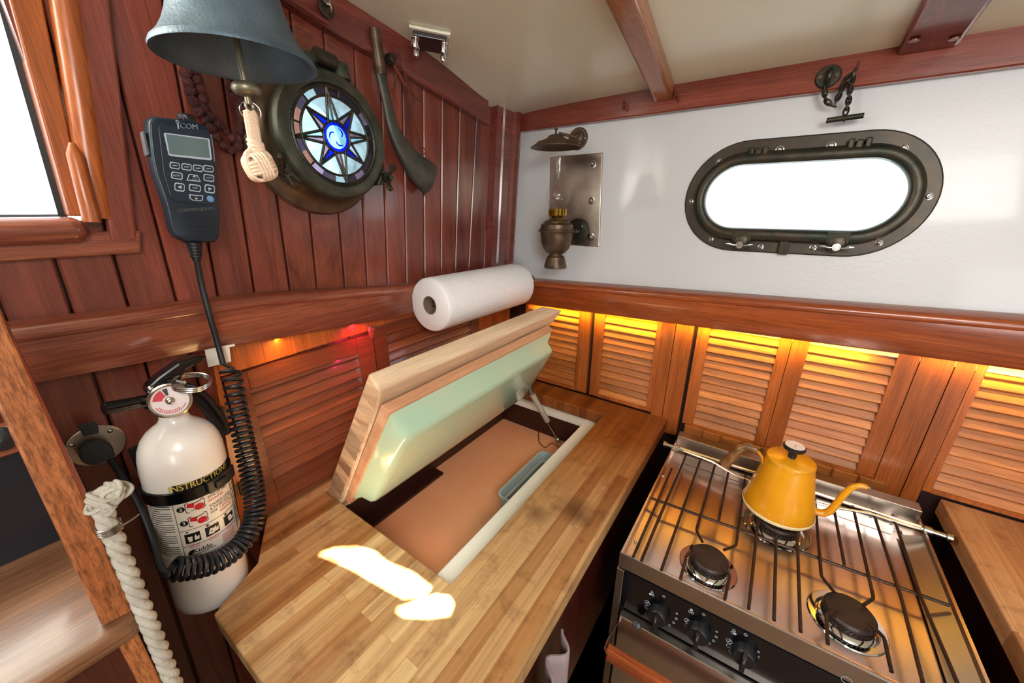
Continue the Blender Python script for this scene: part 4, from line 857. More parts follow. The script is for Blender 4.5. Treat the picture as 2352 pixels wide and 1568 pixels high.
mb.tube([E3_(402, 874, -.672), E3_(425, 880, -.672)], .003, 8); mb.build('pin_ring', 'steel', ex)

# ================================================================== ROUND PORTHOLE (left wall)
PC = Vector((-.700, .444, 1.622)); PX = Vector((1, 0, 0)); PY = Vector((0, 1, 0)); PZ = Vector((0, 0, 1))
rp = thing('round_porthole', 'round bronze porthole with a stained glass compass star in the left plank wall', 'porthole', Vector((XL, .444, 1.622)))
WC = Vector((XL, .444, 1.618))
mb = MB(); mb.lathe([(.088, 0), (.128, 0), (.130, .004), (.126, .010), (.112, .014), (.106, .020), (.100, .030), (.098, .042), (.088, .044), (.088, 0)], WC, PX, 72); lab(mb.build('wall_flange', 'old_brass', rp), 'brassy green flange')
mb = MB(); mb.lathe([(.086, 0), (.099, 0), (.104, .004), (.106, .012), (.1055, .020), (.101, .026), (.092, .029), (.084, .028), (.080, .022), (.079, .012), (.086, 0)], PC-PX*.024, PX, 72)
mb.build('door_ring', 'bronze_door', rp)
# hinge knuckles at the top, lugs with wing bolts
mb = MB(); hz_ = PC+PZ*.108
for dy in (-.040, .034):
    mb.tube([hz_+Vector((-.012, dy, -.012)), hz_+Vector((-.016, dy, .012))], [.016, .014], 14)
mb.tube([hz_+Vector((-.018, -.052, .010)), hz_+Vector((-.018, .050, .010))], .0105, 16); mb.build('hinge', 'bronze_door', rp, bevel=.001)
mb = MB(); mb.tube([hz_+Vector((-.012, -.012, .016)), hz_+Vector((-.012, .022, .012))], .0135, 14); mb.build('hinge_knuckle', 'bronze', rp)
def wing(c, up_, name='wing_bolt'):
    up_ = up_.normalized(); side = PX.cross(up_)
    mb = MB(); mb.cyl(c-PX*.012, c+PX*.016, .0055, 14); mb.cyl(c-PX*.004, c+PX*.006, .0105, 16)
    for s_ in (-1, 1): mb.tube([c+PX*.002, c+PX*.010+up_*(s_*.012), c+PX*.016+up_*(s_*.022), c+PX*.017+up_*(s_*.027)], [.006, .005, .0085, .004], 12, flat=.55, up=PX)
    return mb.build(name, 'bronze', rp)
bq = P(885, 408, 'x', -.700)
mb = MB(); mb.hexa([Vector((-.722, PC.y+.075, PC.z-.078)), Vector((-.698, PC.y+.075, PC.z-.078)), Vector((-.698, PC.y+.096, PC.z-.045)), Vector((-.722, PC.y+.096, PC.z-.045))], [Vector((-.722, bq.y, bq.z-.012)), Vector((-.698, bq.y, bq.z-.012)), Vector((-.698, bq.y, bq.z+.012)), Vector((-.722, bq.y, bq.z+.012))]); mb.build('lug', 'bronze_door', rp, bevel=.003)
wing(bq+PX*.004, Vector((0, .35, 1)))
bq2 = P(655, 392, 'x', -.715); mb = MB(); mb.hexa([Vector((-.735, PC.y-.098, PC.z-.045)), Vector((-.708, PC.y-.098, PC.z-.045)), Vector((-.708, PC.y-.070, PC.z-.078)), Vector((-.735, PC.y-.070, PC.z-.078))], [Vector((-.735, bq2.y, bq2.z+.01)), Vector((-.708, bq2.y, bq2.z+.01)), Vector((-.708, bq2.y, bq2.z-.014)), Vector((-.735, bq2.y, bq2.z-.014))]); mb.build('lug', 'bronze_door', rp, bevel=.003)
wing(bq2-PX*.004, Vector((0, -.35, 1)))
# stained glass
GA = radians(6)
def SG(r, a, d=0.0): a = a-GA; return PC+PY*(r*sin(a))+PZ*(r*cos(a))+PX*d      # a = clockwise from the top as seen from the room
R1, R2, R0 = .0785, .0640, .0255
came = MB(); clr = MB(); blu = MB(); mau = MB(); amb = MB(); cya = MB(); dim = MB()
def pane(mb, pts): mb.prism([p-PX*.001 for p in pts], PX*.002)
def cme(a, b, r=.0024): came.tube([a+PX*.0012, b+PX*.0012], r, 6)
for R_ in (R1, R2, R0): came.torus(PC+PX*.0012, PX, R_, .0022 if R_ != R1 else .003, 64, 6)
nb = 20
for k in range(nb):
    a0, a1 = 2*pi*k/nb, 2*pi*(k+1)/nb; tgt = (dim, dim, dim, mau, dim, dim, dim, dim, mau, dim, clr, dim, mau, amb, dim, amb, amb, dim, clr, dim)[k]
    if k % 5 in (1, 3): cme(SG(R2, a0), SG(R1, a0), .0016)
    pane(tgt, [SG(R2, a0), SG(R1, a0), SG(R1, (a0+a1)/2), SG(R1, a1), SG(R2, a1)])
for k in range(8):
    a = k*pi/4; tip = R1 if k % 2 == 0 else R2; w_ = pi/7.2 if k % 2 == 0 else pi/5.6
    bl, br_ = SG(R0, a-w_), SG(R0, a+w_); tp = SG(tip-.001, a); md = SG(R0, a)
    cme(bl, tp); cme(br_, tp); cme(md, tp, .0018)
    lt, rt = ((cya, clr), (mau, blu), (mau, cya), (clr, blu), (clr, mau), (mau, blu), (mau, cya), (mau, blu))[k]
    if k == 5: lt, rt = blu, mau
    if k == 1: lt, rt = mau, blu
    if k == 3: lt, rt = clr, blu
    pane(lt, [bl, tp, md]); pane(rt, [md, tp, br_])
    # background piece between this point and the next one
    a2 = a+pi/4; tip2 = R1 if k % 2 == 1 else R2
    w2 = pi/7.2 if k % 2 == 1 else pi/5.6
    arc = [SG(R2, a+.0+ (pi/4)*t) for t in (0.06, .25, .5, .75, .94)]
    pane(clr, [SG(R0, a+pi/8)]+arc)
blu.ring([SG(R0, 2*pi*i/32, -.001) for i in range(32)], [SG(.0192, 2*pi*i/32, -.001) for i in range(32)], PX*.002)
pane(cya, [SG(.0192, 2*pi*i/32) for i in range(32)])
for k in range(3):
    a = 2*pi*k/3+.3; blu.prism([SG(r_, a+da, .0026) for r_, da in ((.0158, 0), (.0158, .35), (.0150, .75), (.0115, 1.15), (.0070, 1.35), (.0115, .85), (.0138, .4))], PX*.0008)
for mb, nm, mt in ((clr, 'clear_glass', 'sg_clear'), (blu, 'blue_glass', 'sg_blue'), (mau, 'mauve_glass', 'sg_mauve'), (amb, 'amber_glass', 'sg_amber'), (cya, 'pale_blue_glass', 'sg_cyan'), (dim, 'grey_glass', 'sg_dim')):
    o = mb.build(nm, mt, rp, smooth=False); lab(o, nm.replace('_', ' ')+' pieces of the compass star')
lab(came.build('lead_came', 'bronze', rp), 'dark lead lines of the compass star')

# ================================================================== OVAL PORTHOLE (white wall)
op = thing('oval_porthole', 'long oval bronze opening porthole with bright glass in the white wall', 'porthole', W(OC[0], OC[1]))
def SO(hw, hh, v, cx=OC[0], cz=OC[1], n=24): return stadium(cx, cz, hw, hh, v, n)
mb = MB(); mb.loft([SO(.200, .088, -.03), SO(.200, .088, .0), SO(.200, .088, .006), SO(.229, .123, .006), SO(.232, .126, .003), SO(.232, .126, -.001), SO(.200, .088, -.001)], caps=False); mb.build('flange', 'green_glass_bronze', op, angle=.5)
mb = MB(); mb.loft([SO(.182, .070, .010), SO(.184, .072, .021), SO(.190, .078, .0255), SO(.199, .088, .026), SO(.206, .096, .022), SO(.2085, .099, .014), SO(.2085, .099, .0065), SO(.182, .070, .0065), SO(.182, .070, .010)], caps=False); mb.build('door_frame', 'bronze', op, angle=.8)
mb = MB(); a_, b_ = SO(.183, .071, .010), SO(.183, .071, .013); mb.loft([a_, b_]); mb.build('glass_pane', 'window_glass', op, smooth=False)
def wpt(px, py, v): return P(px, py, 'w', v)
for i, (px, py, r) in enumerate([(1791, 344, .0085), (1909, 335, .0085), (2076, 341, .007), (1651, 371, .0065), (1587, 463, .006), (2132, 451, .007), (1633, 549, .0055), (2019, 558, .006), (1747, 567, .006), (1867, 569, .0065)]):
    q = wpt(px, py, .006); mb = MB(); n_ = Vector((0, -1, .1)).normalized(); mb.lathe([(r, 0), (r, .0015), (r*.72, .002)], q, n_, 24, False); mb.lathe([(r*.62, .001), (r*.62, .005), (r*.45, .006)], q, n_, 6, True); mb.lathe([(r*.33, .004), (r*.30, .009), (.0001, .0098)], q, n_, 12)
    mb.build('bolt', 'steel', op)
for px in ((1741, 352), (1973, 333)):
    q = wpt(px[0], px[1], .012); nz = Vector((0, .1, 1)).normalized()
    for dx in (-.0135, 0, .0135):
        mb = MB(); mb.obb(q+Vector((dx, 0, -.004))-Vector((0, 1, 0))*.004, (Vector((.0052 if dx else .006, 0, 0)), Vector((0, .008, 0)), nz*(.017 if dx else .014))); mb.build('hinge', 'bronze' if dx else 'green_glass_bronze', op, smooth=False, bevel=.003)
for px in ((1700, 570), (1918, 576)):
    q = wpt(px[0], px[1]-8, .014); n_ = Vector((0, -1, .1)).normalized()
    mb = MB(); mb.lathe([(.020, -.008), (.0195, .004), (.016, .010), (.012, .012)], q+Vector((0, 0, .010)), n_, 24, True); mb.obb(q+Vector((0, 0, .020)), (Vector((.020, 0, 0)), Vector((0, .010, 0)), Vector((0, 0, .012)))); mb.build('dog_boss', 'bronze', op, bevel=.002)
    mb = MB(); c = q+n_*.018; mb.cyl(q, c+n_*.008, .0048, 12); mb.lathe([(.0075, -.006), (.009, 0), (.0075, .006)], c, n_, 16, True)
    for s_ in (-1, 1): mb.tube([c, c+Vector((s_*.012, 0, -.001))+n_*.002, c+Vector((s_*.022, 0, .001))+n_*.006, c+Vector((s_*.029, 0, .001))+n_*.008], [.006, .005, .006, .002], 10, flat=.45, up=(0, 0, 1))
    mb.build('wing_nut', 'steel', op)
q = wpt(1800, 568, .008); mb = MB(); mb.obb(q, (Vector((.010, 0, 0)), Vector((0, .008, 0)), Vector((0, 0, .016)))); mb.build('stop', 'bronze', op, smooth=False, bevel=.002)

# ================================================================== BELL, LANYARD, KNOTTED CORD
BC = Vector((-.600, .263, 1.672))
bl = thing('ship_bell', 'large grey-green bronze ship bell hanging at the top of the left wall', 'bell', BC)
BM = .0865
outp = [(BM, 0), (BM+.0003, .003), (.0840, .0075), (.0765, .0155), (.0695, .0265), (.0635, .0400), (.0585, .0570), (.0545, .080), (.0510, .112), (.046, .140), (.038, .156), (.022, .164), (.0001, .166)]
inp = [(.0001, .158), (.032, .150), (.040, .135), (.0455, .085), (.052, .055), (.062, .032), (.074, .013), (.0815, .002), (BM, 0)]
mb = MB(); mb.lathe(outp+inp, BC, (0, 0, 1), 80); mb.lathe([(.0850, .0060), (.0848, .0070), (.0838, .0077)], BC, seg=80); mb.build('bell_body', 'bell_bronze', bl, angle=.9)
mb = MB(); mb.torus(BC+Vector((0, 0, .178)), (0, 1, 0), .013, .004); mb.cyl(BC+Vector((0, 0, .19)), BC+Vector((0, 0, .3)), .004); mb.build('hanger', 'old_brass', bl)
c0 = BC+Vector((0, 0, .09)); cb_ = P(572, 240, 'x', BC.x); cmid = P(566, 205, 'x', BC.x)
cmid = Vector((BC.x, cmid.y, cmid.z)); 
mb = MB(); mb.tube([c0, cmid, cb_], .0042, 12); mb.lathe([(.003, -.0095)]+[(.008+.0085*cos(radians(a)), .0078*sin(radians(a))) for a in range(-90, 91, 15)]+[(.003, .0095)], cmid, (cb_-c0), 32); mb.torus(cb_-Vector((0, 0, .002)), (1, 0, 0), .0045, .002, 16, 6); mb.build('clapper', 'pale_brass', bl)
ll = thing('bell_lanyard', 'cream plaited rope lanyard ending in a square knot under the bell', 'lanyard', cb_)
mb = MB(); rc_ = cb_+Vector((0, 0, -.008)); mb.torus(rc_, (1, -.3, 0), .0115, .0008, 28, 6); mb.build('split_ring', 'steel', ll)
t0 = P(574, 262, 'x', BC.x); t1 = P(587, 340, 'x', BC.x); mb = MB(); nT = 15
for i in range(nT):
    c = t0+(t1-t0)*(i/(nT-1))
    for s_ in (-1, 1): mb.tube([c+Vector((0, s_*.007, .001)), c+Vector((.004, s_*.004, .003)), c+Vector((.0045, -s_*.001, 0)), c+Vector((.002, -s_*.004, -.002))], .0020, 7)
for s_ in (-.0055, .0055, 0): mb.tube([t0+Vector((.001, s_, 0)), t1+Vector((.001, s_, 0))], .0030, 8)
kc = P(588, 334, 'x', BC.x)
for k in range(3): mb.torus(kc+Vector((0, 0, .004-.004*k)), (.3, .2-.2*k, 1), .0075, .0028, 20, 8)
mb.build('plait', 'rope_cream', ll)
FC = P(597, 383, 'x', BC.x); mb = MB(); loop = spline([kc+Vector((0, -.004, -.004)), FC+Vector((.004, -.016, .012)), FC+Vector((.006, -.014, -.004))], 6); mb.tube(loop, .0034, 8)
mb.tube(spline([kc+Vector((0, .004, -.004)), FC+Vector((.004, .012, .014)), FC+Vector((.006, .013, .004))], 6), .0034, 8); mb.build('loop', 'rope_cream', ll)
mb = MB(); RK = .0158; mb.sphere(FC, RK*.86, 16, 12)
tilt = Matrix.Rotation(radians(18), 3, 'X')
for axn, (du, dv) in (('x', (1, 2)), ('y', (0, 2)), ('z', (0, 1))):
    axv = [Vector((1, 0, 0)), Vector((0, 1, 0)), Vector((0, 0, 1))]['xyz'.index(axn)]
    for k in range(4):
        off = (k-1.5)*.0042; nn_ = 28; pts = []
        u = axv; a1v = [Vector((1, 0, 0)), Vector((0, 1, 0)), Vector((0, 0, 1))][du]; a2v = [Vector((1, 0, 0)), Vector((0, 1, 0)), Vector((0, 0, 1))][dv]
        sq = {'x': 1.02, 'y': 1.0, 'z': .96}[axn]
        for i in range(nn_):
            a = 2*pi*i/nn_; ca, sa = cos(a), sin(a); p_ = 3.2; rr_ = RK*sq/((abs(ca)**p_+abs(sa)**p_)**(1/p_)); pts.append(FC+tilt@(u*off+a1v*(rr_*ca)+a2v*(rr_*sa)))
        mb.tube(pts, .0023, 7, closed=True)
mb.build('knot', 'rope_cream', ll)
# dark red knotted cord behind the bell
kn = thing('knotted_cord', 'dark red-brown string of small round knots looped behind the bell', 'cord', P(500, 250, 'x', XL+.012))
def knots(pts, step, r, xx=XL+.013):
    sp_ = spline([P(*p, 'x', xx) for p in pts], 10); mb = MB(); acc = 0; last = sp_[0]
    mb.tube(sp_, .003, 6)
    for q in sp_:
        if (q-last).length >= step or q is sp_[0]:
            last = q; rr_ = r*random.uniform(.85, 1.12); o = Vector((0, random.uniform(-.001, .001), random.uniform(-.001, .001)))
            mb.sphere(q+o, rr_, 10, 7, (.9, 1, .95)); mb.torus(q+o, (random.uniform(-1, 1), 1, random.uniform(-1, 1)), rr_*.8, rr_*.42, 12, 5)
    return mb.build('strand', 'knot_red', kn)
knots([(402, -30), (405, 30), (415, 90), (424, 160), (436, 205), (452, 250), (480, 285), (505, 325), (530, 345), (546, 335), (552, 290), (548, 250), (530, 200), (520, 160)], .0112, .0068)
knots([(425, 140), (450, 165), (462, 215), (470, 248), (490, 270), (512, 292), (535, 320)], .0112, .0064)
knots([(575, 175), (560, 215), (552, 250), (556, 280)], .0112, .0060, XL+.034)

# ================================================================== RADIO HANDSET
MX = -.715
hm = thing('radio_handset', 'black marine radio handset with grey screen hanging on the plank wall', 'radio', P(430, 420, 'x', MX))
# local frame fitted to the handset: U across, Vv up, front faces +x
MO = P(421, 420, 'x', MX); q1 = P(480, 290, 'x', MX); q2 = P(375, 282, 'x', MX); UU = (q1-q2).normalized(); qb = P(468, 552, 'x', MX); qt = P(428, 286, 'x', MX); VVv = (qt-qb).normalized()
VVv = (VVv-UU*VVv.dot(UU)*.0).normalized()
PXd = Vector((1, 0, 0))
def MM(px, py, d=0.0): return P(px, py, 'x', MX)+PXd*d
outl = [(343, 270), (352, 266), (440, 277), (472, 288), (483, 306), (492, 372), (503, 500), (503, 545), (494, 556), (430, 558), (402, 545), (392, 530), (378, 470), (352, 395), (345, 360), (338, 300), (338, 278)]
mb = MB(); base = [P(*p, 'x', MX) for p in outl]; cen = sum(base, Vector())/len(base)
loops = []
for (k, d) in ((.94, -.020), (1, -.014), (1.0, -.002), (.975, .004), (.93, .0055)): loops.append([cen+(p-cen)*k+PXd*d for p in base])
mb.loft(loops); mb.build('case', 'radio_plastic', hm, bevel=.0008, angle=.5)
def poly(mb, pts, d0, d1, mat=None): mb.prism([MM(x, y, d0) for x, y in pts], PXd*(d1-d0))
mb = MB(); poly(mb, [(360, 292), (368, 286), (474, 300), (484, 316), (492, 410), (488, 462), (480, 470), (400, 462), (388, 452), (372, 400)], .005, .0072); mb.build('face_plate', 'radio_plastic', hm, bevel=.0006, smooth=False)
mb = MB(); poly(mb, [(374, 306), (474, 319), (477, 322), (482, 366), (479, 369), (387, 359), (383, 356), (372, 309)], .0070, .0078); fr_ = mb.build('screen_frame', 'key_outline', hm, smooth=False)
mb = MB(); poly(mb, [(377, 309), (472, 322), (478, 364), (388, 355), (385, 353)], .0078, .0082); mb.build('screen', 'screen_grey', hm, smooth=False)
def edgeline(mb, pts, w_=.0006, d=.0078): mb.tube([MM(x, y, d) for x, y in pts], w_, 6)
mb = MB(); edgeline(mb, [(352, 282), (350, 300), (356, 350), (362, 378)], .0009, .0045); edgeline(mb, [(480, 310), (486, 345), (488, 372)], .0009); mb.build('edge_highlight', 'smoke_grey', hm)
def keyp(pts, name='key'):
    mb = MB(); poly(mb, pts, .0070, .0082); k = mb.build(name, 'key_outline', hm, smooth=False)
    c = (sum(p[0] for p in pts)/len(pts), sum(p[1] for p in pts)/len(pts)); mb = MB(); poly(mb, [(c[0]+(x-c[0])*.84, c[1]+(y-c[1])*.72) for x, y in pts], .0082, .0086); mb.build('key_top', 'radio_plastic', k, smooth=False); return k, c
def rk(cx, cy, w_, h_, sl=.12): 
    a, b = w_/2, h_/2; c = 3; return [(cx-a+c, cy-b-sl*a), (cx+a-c, cy-b+sl*a), (cx+a, cy-b+sl*a+c), (cx+a, cy+b+sl*a-c), (cx+a-c, cy+b+sl*a), (cx-a+c, cy+b-sl*a), (cx-a, cy+b-sl*a-c), (cx-a, cy-b-sl*a+c)]
def tx(s_, cx, cy, size, dst, bold=.00015, sx=1.0):
    O = MM(cx, cy, .0094); put_text(dst, s_, size, lambda x, y: O+UU*x+VVv*y, bold=bold, sx=sx)
for cx, cy in ((397, 381), (424, 384), (450, 387), (474, 388)):
    k, c = keyp(rk(cx, cy, 23, 15)); mb = MB(); O = MM(cx, cy, .0088); mb.obb(O, (UU*.0028, VVv*.0005, PXd*.0002)); mb.build('key_mark', 'key_outline', k, smooth=False)
for s_, cx, cy, w_ in (('MENU', 402, 404, 26), ('CLEAR', 475, 409, 24), ('ENT', 443, 432, 27)):
    k, c = keyp(rk(cx, cy, w_, 16)); mb = MB(); tx(s_, cx, cy, .0040 if s_ != 'CLEAR' else .0033, mb, sx=.9); mb.build('lettering', 'key_outline', k, smooth=False)
for s_, pts, cx, cy, dy in (('CH', [(429, 401), (433, 400), (449, 403), (457, 418), (424, 415)], 441, 412, -6), ('CH', [(430, 446), (462, 449), (461, 460), (455, 462), (437, 460), (431, 455)], 446, 450, 6)):
    k, c = keyp(pts); mb = MB(); tx(s_, cx, cy, .0034, mb); O = MM(cx, cy+dy, .0089); s1_ = -1 if dy > 0 else 1
    mb.add([O-UU*.0022-VVv*(.0008*s1_), O+UU*.0022-VVv*(.0008*s1_), O+VVv*(.002*s1_)], [(0, 1, 2)]); mb.build('lettering', 'key_outline', k, smooth=False)
for cx, cy, s1_ in ((408, 430, -1), (477, 434, 1)):
    k, c = keyp(rk(cx, cy, 23, 19)); mb = MB(); O = MM(cx, cy, .0089); mb.add([O-UU*(.002*s1_)+VVv*.0024, O-UU*(.002*s1_)-VVv*.0024, O+UU*(.0028*s1_)], [(0, 1, 2)]); mb.build('key_mark', 'key_outline', k, smooth=False)
O = MM(479, 457, .007); mb = MB(); mb.lathe([(.0046, 0), (.0046, .0012), (.0040, .0018), (.0001, .0018)], O, PXd, 20); k = lab(mb.build('round_key', 'key_blue', hm), 'round blue key'); mb = MB(); tx('16/C', 479, 457, .0040, mb, sx=.8); mb.build('lettering', 'key_outline', k, smooth=False)
mb = MB(); O = MM(427, 292, .0086); put_text(mb, 'COM', .0090, lambda x, y: O+UU*(x+.0010)+VVv*y, bold=.0003); mb.obb(O-UU*.0112-VVv*.0006, (UU*.0007, VVv*.0030, PXd*.0002)); mb.torus(O-UU*.0112+VVv*.0048, PXd, .0016, .0004, 16, 5); mb.build('lettering', 'key_outline', hm, smooth=False)
mb = MB(); O = MM(448, 481, .0062); put_text(mb, 'COMMANDMIC', .0062, lambda x, y: O+UU*x+VVv*y, sx=1.05); lab(mb.build('lettering', 'smoke_grey', hm, smooth=False), 'small grey lettering below the keys')
mb = MB()
for k in range(5): edgeline(mb, [(418+2*k, 497+11*k), (495, 500+11*k)], .0009, .0050)
mb.build('speaker_ridges', 'black_plastic', hm)
mb = MB(); poly(mb, [(326, 302), (333, 300), (345, 352), (343, 357), (337, 357)], -.012, .000); lab(mb.build('talk_button', 'smoke_grey', hm, smooth=False, bevel=.001), 'grey talk button on the side')
mb = MB(); a, b = MM(432, 275, -.008), MM(428, 262, -.008); mb.tube([MM(420, 272, -.008), MM(450, 278, -.008)], .009, 12); mb.cyl(a, b, .0095, 10); mb.build('top_knob', 'black_plastic', hm, bevel=.001)
mb = MB(); mb.box((XL+.001, MO.y-.014, MO.z-.01), (MX-.014, MO.y+.016, MO.z+.04)); mb.build('hanger_clip', 'black_plastic', hm, smooth=False)
s_a, s_b = P(445, 556, 'x', -.716), P(452, 598, 'x', -.716)
mb = MB(); mb.tube([s_a, s_b], [.0098, .0055], 12)
for k in range(5): c = s_a+(s_b-s_a)*(k+.6)/6; mb.torus(c, s_b-s_a, .0088-.0006*k, .0014, 16, 6)
mb.build('strain_relief', 'black_plastic', hm)
# cord
path = [P(452, 596, 'x', -.716), P(462, 650, 'x', -.722), P(480, 720, 'x', -.722), P(500, 790, 'x', -.724), P(512, 835, 'x', -.720)]
mb = MB(); mb.tube(spline(path, 8), .0042, 10); mb.build('cord', 'cable_rubber', hm)
cpath = spline([P(528, 845, 'x', -.712), P(536, 880, 'x', -.708), P(546, 940, 'x', -.70), P(560, 1010, 'x', -.69), P(575, 1080, 'x', -.675), P(585, 1140, 'x', -.66), P(584, 1190, 'x', -.645), P(566, 1232, 'x', -.632), P(540, 1262, 'x', -.624), P(500, 1288, 'x', -.618), P(460, 1300, 'x', -.616), P(420, 1306, 'x', -.616), P(396, 1306, 'x', -.618)], 40)
L_c = [0]
for a, b in zip(cpath, cpath[1:]): L_c.append(L_c[-1]+(b-a).length)
tot = L_c[-1]; hel = []; u = None; ph = 0; nstep = 1500; j = 0; turns = 0
for i in range(nstep+1):
    s_ = tot*i/nstep
    while j < len(L_c)-2 and L_c[j+1] < s_: j += 1
    t = (s_-L_c[j])/(L_c[j+1]-L_c[j]); c = cpath[j].lerp(cpath[j+1], t); T = (cpath[min(j+2, len(cpath)-1)]-cpath[max(0, j-1)]).normalized()
    if u is None: u = (Vector((1, 0, 0))-T*T.x).normalized()
    u = (u-T*u.dot(T)).normalized(); v = T.cross(u)
    f = s_/tot; pitch = .0145 if f < .12 else (.0105 if f < .3 else (.0082 if f < .55 else .0072))
    pitch = .0150-.0062*min(1, f/.35)-.0012*min(1, max(0, f-.35)/.3)
    if i: ph += 2*pi*(tot/nstep)/pitch
    R_ = .0128+.0012*min(1, f*2); hel.append(c+u*(R_*cos(ph))+v*(R_*sin(ph)))
mb = MB(); mb.tube(spline([path[-1]]+[hel[0]], 4)[:-1]+hel, .0029, 7); mb.build('coiled_cord', 'cable_rubber', hm)
e_ = hel[-1]; tail = [e_, P(388, 1318, 'x', -.622), P(368, 1300, 'x', -.640), P(352, 1240, 'x', -.67), P(325, 1170, 'x', -.71), P(295, 1115, 'x', -.74), P(268, 1075, 'x', -.752), P(244, 1040, 'x', -.755)]
mb = MB(); mb.tube(spline(tail, 10), .0046, 10); mb.build('cord', 'cable_rubber', hm)
# round bulkhead socket with the plug
so = thing('wall_socket', 'round dull steel socket plate on the left wall holding the black cord plug', 'socket', P(220, 1020, 'x', XL))
sc_ = P(222, 1022, 'x', XL+.001); mb = MB(); mb.lathe([(.0001, .002), (.0300, .002), (.0312, .001), (.0312, -.001)], sc_, PXd, 48); lab(mb.build('plate', 'steel_plate', so), 'dull steel disc')
for px in ((253, 989), (164, 1022)): mb = MB(); mb.sphere(P(*px, 'x', XL+.003), .0034, 12, 6); mb.build('screw', 'steel', so)
a = P(216, 1030, 'x', XL+.004); b = P(213, 1005, 'x', XL+.034)
mb = MB(); mb.lathe([(.0001, .024), (.0150, .024), (.0165, .021), (.0165, .010), (.014, 0)], a, PXd, 32); mb.build('plug_cap', 'plug_rubber', so)
mb = MB(); mb.tube([a+Vector((.013, .004, -.004)), P(244, 1044, 'x', XL+.02), P(250, 1050, 'x', XL+.02)], [.012, .009, .0075], 16); mb.build('plug_boot', 'plug_rubber', so)
mb = MB(); pts = [P(*p, 'x', XL+.020) for p in ((177, 975), (213, 966), (224, 976), (226, 992), (190, 1000))]; mb.prism(pts, (.005, 0, 0)); mb.build('socket_flap', 'plug_rubber', so, bevel=.001)

# ================================================================== HORN, CHAIN AND HOOK ON THE LEFT WALL
hx = -.750
hn = thing('brass_horn', 'long curved tarnished horn hanging bell down on the planks right of the round porthole', 'horn', P(880, 200, 'x', hx))
hpts = [(860, 66, 10.5), (866, 110, 11.5), (872, 150, 12), (875, 172, 12), (881, 200, 10.5), (890, 240, 12), (902, 290, 15), (918, 328, 19), (938, 360, 26), (956, 384, 33), (973, 400, 38), (986, 411, 40)]
sp_ = spline([P(x, y, 'x', hx) for x, y, r in hpts], 4); rad = []
for i in range(len(hpts)-1):
    for k in range(4): rad.append((hpts[i][2]+(hpts[i+1][2]-hpts[i][2])*k/4)*.00100)
rad.append(hpts[-1][2]*.00100)
n1 = 3*4
mb = MB(); mb.tube(sp_[n1-1:], rad[n1-1:], 20, flat=.55, up=(1, 0, 0)); mb.build('horn_body', 'horn_metal', hn)
mb = MB(); mb.tube(sp_[:n1+1], rad[:n1+1], 16)
for k in range(6): mb.torus(sp_[n1-3+0]+(sp_[n1]-sp_[n1-3])*(k/6), sp_[n1]-sp_[n1-3], .0122, .0007, 20, 5)
lab(mb.build('mouthpiece', 'old_brass', hn), 'paler straight mouthpiece with turned rings')
mb = MB(); e_ = sp_[-1]; d_ = (sp_[-1]-sp_[-2]).normalized(); mb.tube([e_-d_*.002, e_+d_*.0006], [.039, .0395], 24, flat=.55, up=(1, 0, 0)); mb.build('bell_rim', 'horn_metal', hn)
def chain(pts, name, mat, parent, n, L, r, v=None, wide=.42):
    sp = spline(pts, 12); acc = [0]
    for a, b in zip(sp, sp[1:]): acc.append(acc[-1]+(b-a).length)
    out = []
    for i in range(n):
        s_ = acc[-1]*(i+.5)/n; j = max(k for k in range(len(acc)) if acc[k] <= s_); j = min(j, len(sp)-2)
        c = sp[j].lerp(sp[j+1], (s_-acc[j])/max(1e-9, acc[j+1]-acc[j])); T = (sp[j+1]-sp[j]).normalized()
        side = T.cross(Vector((1, 0, 0)) if abs(T.x) < .9 else Vector((0, 1, 0))).normalized(); 
        if i % 2: side = T.cross(side)
        out.append([c+T*(L*.5*cos(2*pi*k/14))+side*(L*wide*sin(2*pi*k/14)*.55) for k in range(14)])
    m_ = MB()
    for o in out: m_.tube(o, r, 5, closed=True)
    return m_.build(name, mat, parent)
def LWp(px, py, x=-.748): return P(px, py, 'x', x)
ch = thing('chain_and_hook', 'small rusty chain with an iron pin hook on the planks beside the horn', 'chain', LWp(895, 130))
mb = MB(); a = LWp(893, 137, -.752); mb.lathe([(.011, 0), (.011, .008), (.008, .014), (.0001, .015)], a, (1, 0, 0), 18, True); mb.torus(LWp(899, 142, -.738), (0, 1, .5), .006, .002, 16, 6); mb.build('eye_plate', 'bronze', ch)
mb = MB(); mb.tube([LWp(900, 145), LWp(915, 168), LWp(926, 190)], [.006, .0045, .005], 8); mb.tube([LWp(926, 190), LWp(945, 212), LWp(958, 226)], [.0035, .003, .0028], 8); mb.tube(spline([LWp(958, 226), LWp(966, 232), LWp(970, 226), LWp(966, 222)], 5), .0022, 6); mb.sphere(LWp(929, 194), .0065, 10, 6); mb.build('pin_hook', 'rust_steel', ch)
chain([LWp(906, 128), LWp(918, 124), LWp(922, 150), LWp(932, 180), LWp(938, 205), LWp(945, 240), LWp(952, 270), LWp(958, 295), LWp(965, 325), LWp(970, 345)], 'chain', 'rust_steel', ch, 30, .0088, .0009)
chain([LWp(908, 160), LWp(908, 180), LWp(906, 200), LWp(904, 208)], 'chain', 'rust_steel', ch, 6, .0085, .0009)
mb = MB(); mb.torus(LWp(904, 220), (1, 0, 0), .0105, .0011, 24, 6, ex=.6); mb.torus(LWp(971, 345), (1, 0, .3), .0080, .0012, 24, 6); mb.build('ring', 'rust_steel', ch)
